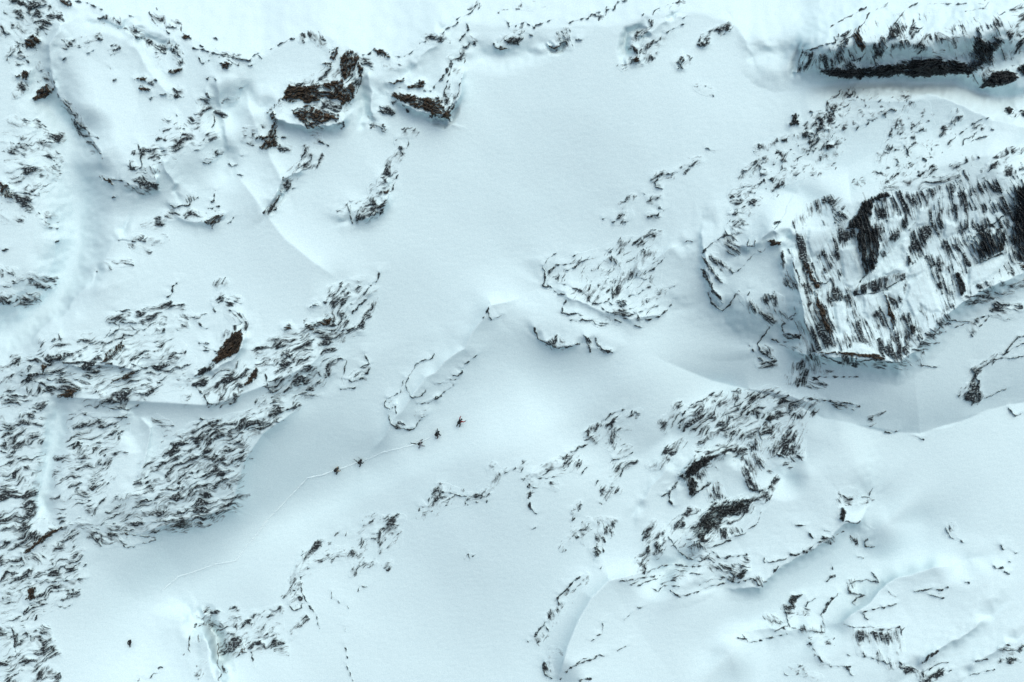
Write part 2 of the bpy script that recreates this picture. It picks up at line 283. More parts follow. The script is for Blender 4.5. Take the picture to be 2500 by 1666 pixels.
# ------------------------------------------------------------------ rock traced from the photograph
# @name|category|stroke length,stroke spacing|label      then features: T = which ninth of the photo (x offset, y offset, unit)
# r cover,angle = strata-streaked patch   b cover,angle = bare brown face   k = bare dark face
# c cover,angle,halfwidth = patch along a line   s width = one ledge line   q width = broken ledge line
TRACE = '''
@crag|crag|12,6|dark broken crag in the upper left corner beside the head of the narrow gully
T00
u.2,20 0,0 420,0 420,160 280,330 100,500 0,300
T00
r.5,20 60,0 330,0 320,40 260,60 220,130 110,130 60,60
b.85,20 415,0 480,5 490,35 440,30
r.7,20 240,150 330,120 400,100 420,150 350,190 320,210 230,170
r.5,40 0,170 40,180 55,235 10,260 0,250
b.8,30 170,290 190,250 230,235 285,285 240,320 180,325
c.5,-50,12 50,390 90,330
c.4,-60,10 95,385 140,310
s10 110,400 150,410
s10 185,415 190,435
r.35,30 200,20 400,40 400,90 230,140
@rock_outcrop|rock outcrop|14,6|two dark wedges of rock on the left wall of the gully, below the corner crag
T00
b.8,30 100,525 180,485 200,500 190,555 150,540
r.6,50 130,590 180,560 180,620 100,670 95,650
b.75,-30 215,690 250,650 300,590 340,580 370,600 355,650 260,690
s10 370,560 375,610
s7 395,650 400,670
c.35,30,8 270,445 275,475
c.3,40,30 310,540 340,570
@rock_band|rock band|18,6|line of small dashed rocks along the steep right rim of the narrow gully
T00
c.3,50,16 430,690 470,745 520,805
c.4,52,26 525,845 580,930 650,1020
q8 640,1000 700,1065
q8 520,840 590,890 650,985
q6 640,940 680,950
s6 700,1085 705,1095
@rock_band|rock band|16,6|patchy rock band down the left edge of the picture, left of the narrow gully
T00
u.12,0 0,830 280,830 440,950 420,1230 250,1420 0,1440
T00
c.25,20,32 90,840 150,870 240,870
c.45,-30,20 170,950 230,910
c.3,-20,18 20,990 80,1000
c.35,10,26 80,1030 180,1030 280,980
r.55,10 300,935 400,930 450,940 380,980 330,960
c.4,0,16 310,1000 400,995
c.3,10,22 290,1050 420,1090
r.5,-10 40,1150 120,1110 280,1120 290,1170 200,1210 40,1190
r.35,20 310,1150 410,1140 400,1240 340,1220
b.6,40 0,1240 60,1290 90,1340 80,1370 0,1350
r.55,-15 60,1290 120,1300 270,1270 250,1350 230,1400 220,1440 160,1440 100,1380
c.35,20,18 290,1500 390,1490
c.2,20,22 20,1500 140,1510
c.4,30,14 310,1540 330,1500
@rock_outcrop|rock outcrop|9,5|small dark stones on the upper left part of the smooth snow dome
T00
c.3,20,20 450,310 530,290
c.25,-20,18 610,290 670,260
q6 600,370 640,350
c.4,-30,16 775,350 805,330
s9 430,410 455,400
s8 780,560 798,545
s8 755,470 765,480
@rock_outcrop|rock outcrop|11,5|scattered rocks on the ridge shoulder right of the smooth snow dome
T00
q7 520,10 600,20 660,50
c.4,30,14 780,150 820,155
c.25,40,16 700,150 740,120
s8 690,62 700,66
s10 890,105 915,120
c.28,45,34 1070,110 1130,140 1200,180
s10 1170,190 1215,190
s10 1150,215 1165,230
b.75,25 1245,245 1280,230 1320,265 1270,270
c.45,30,14 890,205 980,240
c.45,40,24 1010,290 1060,290 1120,325
c.5,80,10 1170,280 1180,325
s8 1375,315 1395,320
s10 1200,345 1225,370 1255,405 1250,440
c.4,50,22 1210,350 1240,430
b.6,10 1150,490 1185,480 1210,470 1250,465 1245,495 1200,510 1165,502
c.3,0,14 1090,390 1110,450
@rock_ledge|rock ledge|14,5|two short dark ledges low on the right flank of the snow dome
T00
b.95,5 930,540 980,532 1015,542 1000,556 950,552
q9 1015,570 1060,560 1080,555
q9 1030,575 1060,580
b.95,15 960,605 990,598 1030,618 1010,630
q8 1030,610 1070,600
q7 1100,655 1140,650
c.3,20,16 1180,650 1250,630
q6 1030,680 1060,670
@rock_outcrop|rock outcrop|18,6|ragged cluster of thin ledges in the middle of the upper left snow flank
T00
u.1,-10 900,1000 1450,720 1520,960 1250,1050 1080,1330 880,1300
T00
c.4,10,16 1380,690 1450,690
q8 1420,640 1445,680
q8 1380,680 1450,695
c.3,-10,14 1560,700 1630,700
q7 1650,615 1680,600
r.6,-20 1350,800 1400,760 1450,735 1455,760 1420,790 1370,810
c.45,30,10 1480,780 1540,800
s8 1460,880 1480,840 1475,800
c.45,-30,16 1150,900 1210,895
c.4,0,12 1150,830 1160,835
r.5,-15 930,1060 1000,1030 1080,1000 1110,960 1180,960 1220,950 1290,990 1260,1010 1210,1050 1140,1020 1080,1030 1090,1090 1000,1090 960,1070
r.5,-15 1240,920 1320,890 1370,885 1330,950 1280,955
r.5,-10 1300,1000 1420,985 1350,1030
r.5,-10 1400,920 1500,920 1490,945 1450,955
s10 950,995 970,1070 975,1150 940,1170 880,1145
r.45,60 1005,1150 1080,1170 1060,1250 1040,1240 1030,1190
s8 1400,1120 1425,1130 1450,1118
c.4,-20,14 1440,1090 1520,1045
b.95,25 680,1220 700,1222 760,1240 770,1265 720,1250
s7 770,1235 840,1245
q8 840,1245 890,1275 930,1300
r.55,20 880,1280 950,1230 1000,1220 1020,1260 1070,1240 1085,1310 980,1335 920,1310
s9 770,1365 795,1360
s7 1215,795 1222,800
c.25,-20,30 1120,960 1240,930
@rock_outcrop|rock outcrop|12,5|tiny stones on the upper snow flank, right of the dome's short dark ledges
T00
s9 1575,1130 1600,1150 1630,1135
q6 1635,1200 1680,1210
q6 1655,1070 1685,1080
q7 1425,545 1450,530
s8 1480,545 1490,550
@rock_outcrop|rock outcrop|20,4|low curved ledges on the snow flank, well above the wide streaked rock band
T00
s6 1170,1410 1200,1430 1260,1415 1300,1420 1320,1380 1310,1350
c.4,70,12 1300,1370 1325,1350
q7 1480,1310 1475,1380 1455,1390
c.4,10,18 1290,1470 1370,1490
b.5,-25 1390,1530 1460,1490 1540,1480 1500,1520 1460,1560
q7 1570,1540 1610,1500
r.45,-20 980,1545 1080,1500 1130,1480 1140,1520 1110,1560 1020,1560
c.35,-10,16 1120,1490 1200,1480
q6 1430,1440 1510,1420
T01
q9 820,90 900,95 960,100 1000,95
c.4,0,12 930,75 960,80
r.6,-10 1000,100 1060,80 1140,70 1100,100 1050,105
c.25,20,14 925,130 1030,170
r.55,10 790,240 850,230 910,245 830,255
c.4,40,10 740,240 750,265
q6 335,5 400,10
s7 385,105 405,92
s8 660,306 670,304
@crag|crag|14,6|big bare brown crag under the ridge in the upper left centre
T00
r.5,60 2065,250 2090,255 2090,290 2068,285
c.6,50,17 2150,245 2190,270 2222,308
b0.68,-60 2270,340 2335,325 2330,370 2300,415 2270,390
b0.54,0 2220,435 2290,430 2285,455 2250,452
r.4,-40 2150,530 2300,480 2352,480 2352,570 2100,600 2000,570
b0.79,10 1970,610 1990,580 2040,600 2110,600 2200,575 2290,560 2360,560 2360,690 2290,690 2240,670 2180,690 2140,715 2090,700 2060,680 1990,710 1950,690 1950,660
b0.63,15 2010,760 2090,730 2150,730 2250,780 2340,780 2330,830 2250,830 2180,880 2110,880 2050,820 2010,780
r.5,15 2150,700 2340,690 2340,790 2250,780
r.5,20 2200,860 2352,860 2352,880 2260,880
T10
b0.72,-60 0,390 30,340 60,345 100,360 130,400 110,430 80,500 50,520 20,570 -5,570
b0.68,-70 110,420 145,480 138,520 120,530
s9 145,480 135,560 105,640
b0.68,-20 -5,610 60,580 100,600 90,680 40,710 -5,730
r.4,-50 0,510 110,500 100,620 0,640
s9 0,890 20,870 15,840
r.4,20 0,720 50,710 20,780
c.45,20,22 140,400 210,440
b0.54,20 230,340 280,335 310,370 340,405 290,390 250,385
q6 150,380 200,370 230,330
@rock_rib|rock rib|14,6|short brown rock rib hanging left of the big brown crag
T00
b.55,-60 1840,770 1940,690 1880,760 1905,820 1900,880 1915,1000 1820,1035 1790,1020 1840,960 1780,960 1750,950 1850,920 1880,850
r.5,10 1770,885 1830,870 1830,895 1790,900
c.3,10,16 1690,910 1740,905
c.35,10,18 1690,960 1720,970
c.4,0,12 1940,1025 2000,1025
s8 1940,945 1965,950
c.3,-60,14 1930,760 1935,720
@rock_rib|rock rib|13,5|long dark rock rib tapering down left to a point, below the big brown crag
T00
r.55,-50 1830,1468 1880,1390 1930,1320 1960,1250 2000,1180 2040,1160 2060,1090 2100,1010 2130,1010 2110,1080 2190,1060 2220,1090 2180,1150 2100,1160 2040,1200 1985,1270 1930,1340 1890,1440 1855,1475
k.7,-55 1850,1465 1885,1400 1920,1330 1930,1345 1890,1440
c.4,20,16 2140,910 2195,895
q8 2200,975 2260,1000
s6 2010,1300 2035,1295
c.25,-30,26 2110,990 2170,960
@crag|crag|14,5|pointed crag with a long brown underside, right of the big brown crag at the top
T10
s14 865,170 875,210
s12 855,230 820,275
c.5,60,10 890,250 915,280
s14 845,320 870,322 890,300
r.6,-50 840,340 845,400 800,440 770,430 740,400 780,400 820,370
q11 760,420 735,480 700,530 660,580 635,600
q8 765,440 740,530 715,620 700,680
q6 825,540 810,620 800,700
c.5,-50,10 790,490 810,480
q6 745,280 750,300
b.9,5 315,570 370,570 430,545 420,560 370,580
b.88,10 445,585 500,590 540,560 580,560 570,600 530,612 480,600
q8 570,620 615,630
q7 480,635 500,620
b.82,18 330,640 380,640 440,655 500,655 540,670 600,680 660,670 690,690 700,730 720,760 760,760 745,820 690,815 640,800 610,810 610,770 540,750 490,735 450,715 400,690 350,665
q9 350,710 390,690 440,740 465,775
k.7,-55 640,760 740,740 780,700 745,820 620,810
r.38,-62 690,680 720,640 740,600 800,650 790,710 740,780 710,740
q7 530,330 540,300 580,290 580,260 610,250 640,275 690,250 720,200 770,180 800,155
c.5,0,18 580,265 640,270 700,245
q6 800,130 890,90 910,60 940,30
c.45,-50,10 900,60 940,25
c.4,10,12 320,460 390,445
q5 370,390 430,395 500,350
@rock_outcrop|rock outcrop|13,5|small stepped ledges in the fluted snow between the brown crag and the pointed crag
T10
s8 255,765 310,780 350,795 365,780
s8 265,735 320,750 360,770
r.35,15 260,770 300,740 360,760 360,790 300,780
r.5,10 195,800 240,790 275,815 230,820
c.4,0,12 220,860 280,880
b.6,10 265,880 300,860 310,890
@rock_rib|rock rib|13,5|grey rock rib with a bulging foot, lone on the snow left of the couloir
T10
c.35,-30,14 390,950 440,915 505,910
q5 370,990 385,960
q5 460,960 465,990 455,1025 415,1025
r.42,-38 330,1080 400,1040 430,1030 400,1090 370,1130 370,1190 350,1250 330,1310 300,1330 290,1270 270,1250 200,1310 190,1300 240,1250 290,1180 310,1130
r.6,-35 110,1400 190,1380 280,1340 310,1400 290,1450 230,1490 160,1530 110,1530 100,1480 130,1430
k.7,-20 240,1410 310,1390 300,1430 250,1440
b.85,0 288,1318 335,1312 325,1326 295,1330
k.6,-40 180,1500 240,1460 280,1450 230,1490
s8 45,1410 55,1460 75,1540
s7 60,1385 75,1385
c.3,-40,14 0,1470 40,1430
@ridge_stones|ridge stones|8,4|thin dotted line of stones along the snow ridge left of the brown crag
T00
q7 1330,330 1450,360 1530,380 1560,370 1600,400 1650,410 1715,418 1760,375 1800,400
q6 1850,350 1900,320 1960,285 2030,260
c.3,20,16 1480,370 1560,380 1640,410
b.7,10 1520,435 1560,430 1590,440 1575,470 1520,470
s12 1705,415 1722,420
s11 1765,380 1775,365
q7 1370,400 1385,440 1440,420
q6 1460,260 1495,268
s8 1710,450 1735,448
@rock_outcrop|rock outcrop|11,5|snow-capped knob of dark rock on the ridge right of the pointed crag
T10
r.5,-40 1100,265 1160,240 1240,180 1245,230 1230,290 1190,290 1120,290
k.6,10 1110,275 1200,285 1225,260 1200,295 1130,295
b.7,10 1070,330 1100,320 1150,330 1110,345
s13 1140,150 1160,180
q6 1050,300 1060,330 1080,340
q6 1300,240 1320,245
q4 1080,90 1100,70 1150,65
c.2,20,14 1220,40 1390,40
q6 1260,150 1330,190 1340,170 1390,160 1450,135
q6 1200,180 1260,155
@boulder|boulder|9,5|small round boulder in a curved wind scoop, on the ridge left of the hooked rock
T10
s10 1435,320 1470,335 1500,320 1510,300
b.9,0 1440,320 1500,330 1480,350
r.5,70 1530,200 1555,200 1555,260 1580,330 1545,330 1530,260
c.3,70,12 1490,280 1500,240
@stone|stone|8,5|tiny lone dark stone on the snow, right of the round boulder in its wind scoop
T10
s12 1620,272 1655,275
@ridge_stones|ridge stones|8,4|broken line of stones climbing along the snow ridge to the top edge
T10
q6 1560,160 1600,150 1660,130 1700,125 1720,95 1770,110 1810,120 1830,70 1880,60 1900,20 1930,0
c.3,-30,10 1720,110 1810,110 1840,75
q5 1930,5 1975,5
q4 2070,105 2085,95
c.12,-20,18 2180,90 2330,20
@rock_outcrop|rock outcrop|12,5|hooked rock outcrop curling round a snowy hollow at the top of the couloir
T10
r.62,-50 1985,300 2030,250 2100,200 2120,155 2125,180 2110,215 2050,260 2010,310 2050,370 2070,390 2100,400 2160,350 2170,350 2130,410 2050,440 2010,430 2030,400 2035,360 1990,330
b.85,20 2010,400 2050,390 2065,430 2015,435
k.7,40 1990,310 2010,310 2050,370 2035,380
r.32,-45 2060,300 2160,270 2240,250 2230,290 2160,350 2100,390 2060,370
q6 2230,230 2290,200 2352,170
c.45,-45,14 1935,460 2000,415
T20
q5 0,130 40,110
@rock_outcrop|rock outcrop|11,5|small dark rocks below the hooked rock, trailing down left
T10
b.6,-40 2300,420 2352,380 2360,430 2352,470 2320,470
T20
r.5,-40 -5,410 30,400 55,412 20,430 5,465
@rock_outcrop|rock outcrop|10,5|oblong blocky outcrop between the hooked rock and the top right cliff
T20
r.55,-40 120,300 150,250 230,200 330,150 330,190 280,220 230,240 160,310
k.8,-10 125,300 160,290 190,295 160,315
k.7,-30 290,200 330,180 330,200 300,215
c.12,10,22 110,600 180,625
@cliff|cliff|20,4|dark cliff topped with snow in the upper right, its bare foot above a wind scoop
T20
k.6,72 1330,390 1350,300 1430,230 1490,140 1525,180 1480,260 1400,300 1420,330 1370,390
k.6,60 1975,400 2010,330 2035,225 2060,195 2060,270 2110,310 2200,290 2140,360 2120,440 2060,450 1990,480
k.6,70 1040,470 1060,360 1100,300 1140,260 1130,330 1090,440
T20
k.85,5 940,480 1190,478 1470,445 1820,415 1960,440 1960,502 1800,520 1300,532 1060,527
T20
u.1,70 800,490 860,350 1180,200 1500,90 2000,80 2420,80 2420,400 2050,480 1900,430 1480,440 1100,480
T20
r0.77,-72 800,490 850,360 900,370 920,440 880,480
q7 860,350 940,320 1050,290
r0.74,72 920,430 990,370 1020,340 1060,350 1090,440 1080,490 1030,500 960,490
r0.64,-40 1090,270 1130,230 1180,210 1150,250 1110,290 1060,330
b.75,65 1180,240 1210,200 1240,260 1270,320 1240,355 1210,330 1190,290
s11 1210,200 1250,160 1290,90
r0.79,72 1320,350 1350,290 1420,230 1480,150 1510,100 1530,180 1490,270 1430,270 1400,310 1470,310 1380,390 1330,400
s8 1530,70 1510,100 1450,180
q6 1550,60 1620,20
s13 1222,75 1270,52
c.4,-40,10 1350,75 1400,45
q5 1015,190 1090,140 1200,90
s8 1145,350 1170,420 1220,405
s7 1260,360 1220,420
r0.69,65 1290,480 1300,420 1330,400 1360,460
r0.69,-45 1540,260 1590,150 1600,200 1650,195 1580,265
s10 1590,140 1580,190 1650,195 1590,240
q8 1620,90 1640,130
r0.64,-45 1570,340 1620,310 1660,250 1700,240 1640,300 1680,340 1610,350
c.4,20,16 1775,235 1840,260
q8 1880,255 1910,260
c.4,20,14 1800,210 1830,230
k.85,10 940,480 1010,510 1060,470 1110,490 1190,480 1260,520 1220,545 1150,540 1050,525 970,515
k.92,0 1290,510 1330,480 1400,470 1450,460 1460,520 1380,530 1290,530
k.94,0 1470,440 1560,440 1580,410 1660,420 1720,400 1820,420 1830,470 1860,500 1800,515 1680,530 1580,525 1480,515
k.9,0 1870,430 1950,430 1960,500 1890,515
r0.69,20 1430,455 1560,420 1560,445 1450,470
r0.69,70 1080,400 1180,440 1260,480 1200,490 1100,480
c.4,0,12 1740,370 1790,370
r0.79,60 1960,400 2000,330 2030,220 2060,190 2050,260 2090,300 2200,280 2230,270 2150,350 2130,450 2070,460 1990,490 1960,440
k.7,30 1950,430 2050,465 2010,500 1960,530
c.5,10,12 2130,285 2230,270
r0.79,-40 2230,250 2300,180 2352,110 2420,80 2420,150 2352,190 2290,240 2260,270
r0.59,-30 2260,290 2320,300 2352,260 2352,330 2280,360
q5 2160,110 2220,85 2352,50
c.3,-20,14 2060,40 2110,20
c.3,-20,20 2280,80 2352,50
q4 1950,80 2030,65 2100,60
q4 1690,30 1780,25 1870,30 1960,25
@cliff|cliff|16,5|dark blunt rock nose at the right edge, end of the snow-topped cliff
T20
k.93,0 2040,600 2080,570 2130,500 2230,480 2290,500 2320,540 2250,575 2140,600 2060,605
r.6,60 2010,530 2060,520 2110,480 2090,560 2060,590 2020,560
k.6,40 2310,480 2352,440 2420,420 2420,500 2352,520
@boulder|boulder|9,5|snow-capped boulder at the right edge, under the crest below the top right cliff
T20
k.85,10 2220,750 2250,740 2280,750 2265,780 2230,770
q7 2285,805 2310,770 2352,758
c.3,0,14 2290,800 2400,790
@rock_outcrop|rock outcrop|8,5|stony slope of small blocks running down left, under the top right cliff
T20
u.12,-45 790,950 1190,610 1600,690 1300,830 1050,1040 830,1050
T20
r.45,-48 1080,660 1140,620 1190,605 1180,650 1130,700 1090,740 1050,790 990,760 1020,690 1060,670
r.45,-50 790,940 850,880 900,820 940,780 1060,760 1100,800 1040,860 1020,930 960,950 900,960 830,950
r.5,-50 820,1010 870,950 950,940 920,1000 880,1040 830,1045
r.5,-60 990,1020 1010,960 1020,1000 1060,950 1080,990 1050,1025
k.8,0 990,1005 1040,1000 1040,1022 995,1025
r.45,75 930,1090 960,1065 1100,1050 1050,1080 940,1105
r.4,-35 500,1020 560,1000 640,960 730,930 750,880 760,930 700,980 600,1010 540,1050 510,1040
c.25,-50,22 1090,780 1150,800 1220,790
c.22,-50,18 1090,890 1170,850
s9 1200,890 1212,870
s9 1275,860 1290,830
q6 1150,690 1190,690
s8 880,768 900,772
@rock_outcrop|rock outcrop|9,5|small dark triangular rock alone, left of the stony slope on the right
T20
k.55,-60 730,860 770,790 800,780 780,830 810,850 740,870
@rock_outcrop|rock outcrop|10,5|cascade of snowy blocks left of the big cliff, along the edge of the couloir
T20
u.14,-40 320,1350 740,1060 1060,1130 630,1320 450,1560 330,1568
T20
r.42,-42 390,1230 420,1150 510,1130 620,1070 690,1050 740,1065 740,1100 680,1155 670,1120 600,1120 560,1140 540,1200 580,1200 530,1170 440,1190 410,1235
s9 540,1150 535,1190 580,1205
r.42,-45 620,1310 680,1210 760,1190 820,1130 860,1140 780,1200 740,1240 690,1280 630,1315
r.38,-20 880,1190 940,1180 960,1160 1050,1130 960,1180 940,1230 920,1220
r.4,-45 320,1350 340,1300 400,1270 410,1290 340,1350
r.38,-30 370,1350 420,1290 520,1260 560,1250 520,1310 400,1370
r.42,-10 325,1480 350,1400 400,1360 420,1380 470,1370 400,1420 380,1480
r.32,-20 330,1568 350,1500 400,1480 480,1480 460,1540 420,1568
q7 640,1375 660,1340
c.2,-30,22 430,1400 520,1380
c.2,-30,16 400,1450 470,1440
q8 325,1480 370,1475 380,1440
@rock_outcrop|rock outcrop|9,5|scattered dark blocks across the broad snow shoulder above the big cliff
T20
u.08,-40 1340,1110 1440,800 1700,700 1800,1150 1400,1270
T20
r.42,-55 1440,930 1440,880 1470,790 1520,740 1570,690 1600,700 1560,760 1570,830 1530,870 1500,920
q7 1350,705 1370,685
c.3,-10,18 1465,695 1530,660 1600,690
c.35,-20,14 1310,800 1360,775 1440,760
r.4,-60 1340,1110 1360,1060 1420,1010 1460,1000 1440,1040 1380,1070 1390,1110
c.25,-30,18 1480,1000 1560,960 1640,890
s8 1530,1010 1560,1065
s13 1662,1095 1680,1105
r.45,-45 1390,1270 1440,1220 1510,1170 1480,1130 1550,1150 1520,1220 1490,1200 1410,1260
c.3,-30,18 1290,1220 1400,1170
c.22,-30,16 1200,1270 1270,1230
r.4,-40 1640,1210 1740,1140 1740,1180 1680,1210 1650,1240
c.15,10,22 1740,1060 1640,1110
@rock_outcrop|rock outcrop|10,5|broken blocks near the right edge, between the upper snow crest and the big cliff
T20
r.42,-50 1760,930 1790,880 1850,840 1860,780 1900,770 1920,800 1880,830 1840,880 1800,940
q6 1830,990 1900,930 1950,890 2040,830 2110,810
s6 1930,1000 1940,960 2000,940
q6 1985,975 2050,945 2110,935
c.4,-30,12 2000,910 2050,875
s8 2125,890 2142,895
c.3,-40,14 1850,1000 1870,960
r.4,-45 1850,1160 1900,1100 1980,1090 1940,1150 1890,1190
r.62,-40 2050,1200 2150,1100 2230,1040 2352,1020 2352,1045 2260,1065 2190,1125 2150,1180 2080,1210
c.25,-20,28 2200,1210 2352,1150
s8 2035,1080 2045,1090
@cliff|cliff|34,4.2|huge slabby cliff of tilted dark strata on the right, largest rock face of all
T21
k.6,74 2280,-260 2440,-340 2440,260 2300,230 2260,60
k.55,74 1960,60 2080,40 2230,30 2220,160 2080,220 2000,160
T21
r0.51,40 1480,940 1560,890 1650,790 1720,700 1810,610 1840,640 1740,740 1660,840 1580,930
r0.46,10 1180,940 1480,940 1560,900 1540,960 1400,965
T21
w1 1080,140 1200,120 1240,330 1180,430 1110,400 1090,250
w1.2 1330,280 1540,60 1560,80 1545,310 1400,330 1200,400 1190,440 1170,440 1260,330
w1 1380,450 1540,355 1500,430 1470,500 1430,480
w1 1550,380 1680,290 1740,450 1790,580 1700,590 1640,540 1600,640 1540,520 1500,620 1490,560 1540,470
w1 1560,290 1660,200 1690,300 1640,330 1550,360
w1.2 2010,260 2050,255 2240,185 2220,240 2130,350 2000,400 1960,430 1970,280
w1 1040,510 1120,510 1140,720 1080,740 1050,640
w.6 1240,470 1340,450 1350,540 1290,640 1240,590
w1.2 1140,850 1220,790 1340,860 1250,866
w1 870,0 1020,0 1010,80 950,180 890,210 850,100
w.8 1420,-60 1530,-90 1500,20 1380,100
w.7 1620,-130 1700,-140 1690,-20 1600,0
w.8 1800,-60 1900,-20 1880,50 1790,80
T21
u.2,72 790,60 1040,-120 1380,-290 1650,-330 1900,-420 2200,-380 2420,-420 2420,250 2110,450 1850,580 1650,770 1500,930 1300,910 880,860 790,640
T20
r0.51,-15 1400,1300 1500,1260 1600,1230 1700,1250 1800,1220 1900,1200 1920,1220 1780,1270 1640,1310 1500,1300
k0.86,72 1230,1400 1280,1370 1420,1310 1430,1350 1330,1380 1300,1450 1310,1575 1230,1575 1210,1480
k0.81,72 1170,1500 1220,1460 1240,1575 1130,1575
r0.53,74 1330,1400 1450,1330 1600,1320 1780,1290 1790,1330 1700,1400 1650,1470 1560,1575 1330,1575
r0.63,75 1720,1400 1800,1360 1840,1450 1830,1575 1740,1575
r0.61,75 1870,1330 1950,1310 1970,1400 1980,1575 1880,1575
r0.51,75 1980,1575 2000,1450 2100,1480 2110,1575
r0.73,60 2090,1500 2130,1400 2250,1300 2352,1250 2440,1220 2440,1575 2120,1575
k0.90,50 2300,1330 2352,1270 2420,1240 2420,1480 2352,1480 2310,1450
s8 2120,1560 2230,1470 2352,1380
r0.56,72 760,1575 770,1520 860,1420 950,1380 1020,1355 1040,1380 950,1420 1000,1410 1080,1420 1050,1470 900,1470 830,1500 810,1575
r0.46,60 1040,1450 1110,1480 1150,1510 1100,1540 1060,1530
c.3,-30,30 1010,1400 1090,1400
T21
r0.61,72 790,60 830,80 850,160 860,280 880,350 910,440 960,560 1000,650 1040,760 1080,840 1010,840 870,860 840,760 790,640 780,560 800,480 830,430 850,380 820,250 800,150
b.8,72 840,230 870,250 910,370 950,400 930,430 890,370 850,290
b.7,72 880,420 920,440 1000,620 1050,780 1010,760 960,640
s13 790,70 850,200 860,270
r0.61,72 940,160 1040,70 1180,0 1200,60 1130,120 1080,220 1020,290 990,340 950,250
r0.53,74 880,250 950,240 1000,330 990,380 930,370
r0.53,74 990,350 1130,330 1150,430 1080,520 1000,560 960,460
s7 890,390 990,385 1005,370
k0.71,74 1190,60 1260,-5 1340,-5 1360,150 1330,280 1290,330 1260,320 1230,200
k0.90,80 1225,10 1260,10 1270,150 1270,210 1240,130
r0.61,74 1340,-5 1530,-5 1480,80 1400,150 1350,180
r0.66,84 1180,460 1200,400 1300,380 1400,340 1540,320 1430,400 1350,440 1250,460
s7 1180,460 1300,460 1360,440 1540,345
q8 1180,450 1240,350 1290,310
r0.56,72 1370,430 1420,490 1460,600 1500,730 1540,780 1560,860 1490,935 1440,920 1400,750 1330,700 1300,520 1340,540 1380,590
b.7,74 1390,450 1440,560 1470,660 1460,720 1420,600
r0.61,74 1130,560 1190,560 1230,640 1270,790 1200,800 1150,640
r0.53,70 1460,520 1540,370 1550,420 1520,500 1500,640 1480,640
r0.61,75 1120,720 1180,760 1170,830 1090,850 1050,780
r0.76,68 1330,790 1400,760 1480,780 1500,900 1490,935 1380,890
k0.90,70 1560,650 1610,690 1600,730 1570,720
r0.56,72 1640,540 1700,600 1680,700 1600,760 1520,790 1560,740 1640,680
r0.71,60 1580,750 1640,740 1630,810 1570,820
r0.71,60 1500,800 1560,820 1570,870 1500,930
b.92,5 900,860 1100,858 1250,868 1390,888 1400,920 1300,905 1180,885 1000,870
s9 960,885 1110,945 1180,935 1310,910 1480,935
r0.66,78 1090,880 1170,890 1170,930 1110,940
r0.71,72 1520,120 1560,60 1600,-5 1720,-5 1700,100 1620,170 1560,270
k0.90,72 1530,130 1560,200 1580,240 1550,270
r0.71,72 1680,200 1760,190 1800,260 1840,310 1760,290 1870,440 1850,460 1780,420 1720,300
r0.66,72 1780,90 1900,60 1960,150 1970,240 1910,290 1860,290 1820,200
k0.86,76 1870,300 1910,310 1950,430 1930,470 1890,400
r0.71,75 2000,140 2060,60 2200,40 2210,170 2130,200 2050,240
s13 2050,245 2120,215 2200,180
r0.71,72 2200,170 2352,100 2440,60 2440,230 2352,250 2260,250
b.8,10 2290,250 2352,255 2420,270 2352,285
k0.90,60 2280,-5 2420,-5 2420,110 2310,80
r0.46,70 1900,-5 2280,-5 2250,60 2100,60
r0.61,40 2000,400 2110,370 2090,410 2010,420
r0.61,68 1760,430 1860,550 1800,580 1740,440
r0.51,72 1380,560 1420,700 1380,740
r0.41,72 1240,470 1360,450 1380,600 1310,640
r0.41,72 1100,140 1180,120 1230,250 1200,300
@rock_band|rock band|20,4|low-angled streaky ledges at the right edge under the big cliff
T21
r.5,8 1940,500 2110,430 2120,500 2000,530 1950,540
r.55,-5 2170,430 2200,390 2352,350 2430,340 2430,400 2352,410 2250,420 2180,440
r.5,12 2140,520 2300,530 2352,560 2300,600 2200,620 2130,590
c.6,8,10 2180,460 2260,470
q6 1820,640 1950,650 2110,610
q6 1870,690 1970,660
c.25,-20,26 2240,600 2352,560
r.6,60 1980,710 1980,660 2020,650 2010,700 2040,710 2000,725
q7 2040,700 2090,640 2110,620
@rock_outcrop|rock outcrop|14,4|thin ledge lines on the snow just right of the big cliff's lower corner
T21
q6 1730,740 1780,680 1830,660
q6 1740,735 1820,720
s6 1660,795 1720,800 1770,795
r.35,60 1610,870 1650,840 1660,900 1640,940 1610,900
s6 1620,950 1700,960 1755,963
@rock_spur|rock spur|18,4|folded rock spur with steep dark bands, left of the big cliff
T20
q7 620,1568 640,1535 680,1530
T21
c.4,20,20 310,35 360,15 430,5
q8 355,45 270,70 180,130 135,180 140,215
r.32,40 240,90 300,60 360,60 380,120 380,180 310,190 290,150
k.7,52 135,200 170,230 230,310 280,380 260,390 210,320 150,230
r.62,52 180,200 220,190 290,270 330,300 310,310 230,240
k.66,60 130,290 160,310 210,420 270,490 265,510 230,470 180,390 150,330
s8 175,450 200,520 260,570 275,575 320,540 370,460
s5 455,85 450,130 495,130 500,90
b.95,0 590,100 630,93 680,105 670,125 620,125
q4 345,320 400,290 450,230 500,180
q4 520,165 550,170 590,130
s9 730,150 760,210
k.6,75 680,160 700,170 705,260 690,300
r.65,75 700,290 760,290 780,350 760,400 720,390
s8 760,240 790,310 820,400
r.5,75 760,400 830,400 820,440 770,430
r.7,50 390,460 450,500 520,560 600,600 640,650 620,670 530,620 460,560
r.5,60 560,490 620,460 690,490 640,570 600,560
r.42,60 690,560 740,580 740,620 690,640
q7 450,470 465,425
q5 0,130 30,95 70,100
@rock_outcrop|rock outcrop|20,4|curved dark ledges at the lower left foot of the big cliff
T21
k.88,5 685,740 740,750 830,735 800,765 730,765
s10 685,690 700,730 760,745
q8 690,680 720,640 780,590
s11 600,690 560,750 520,800 530,850 590,890 620,910
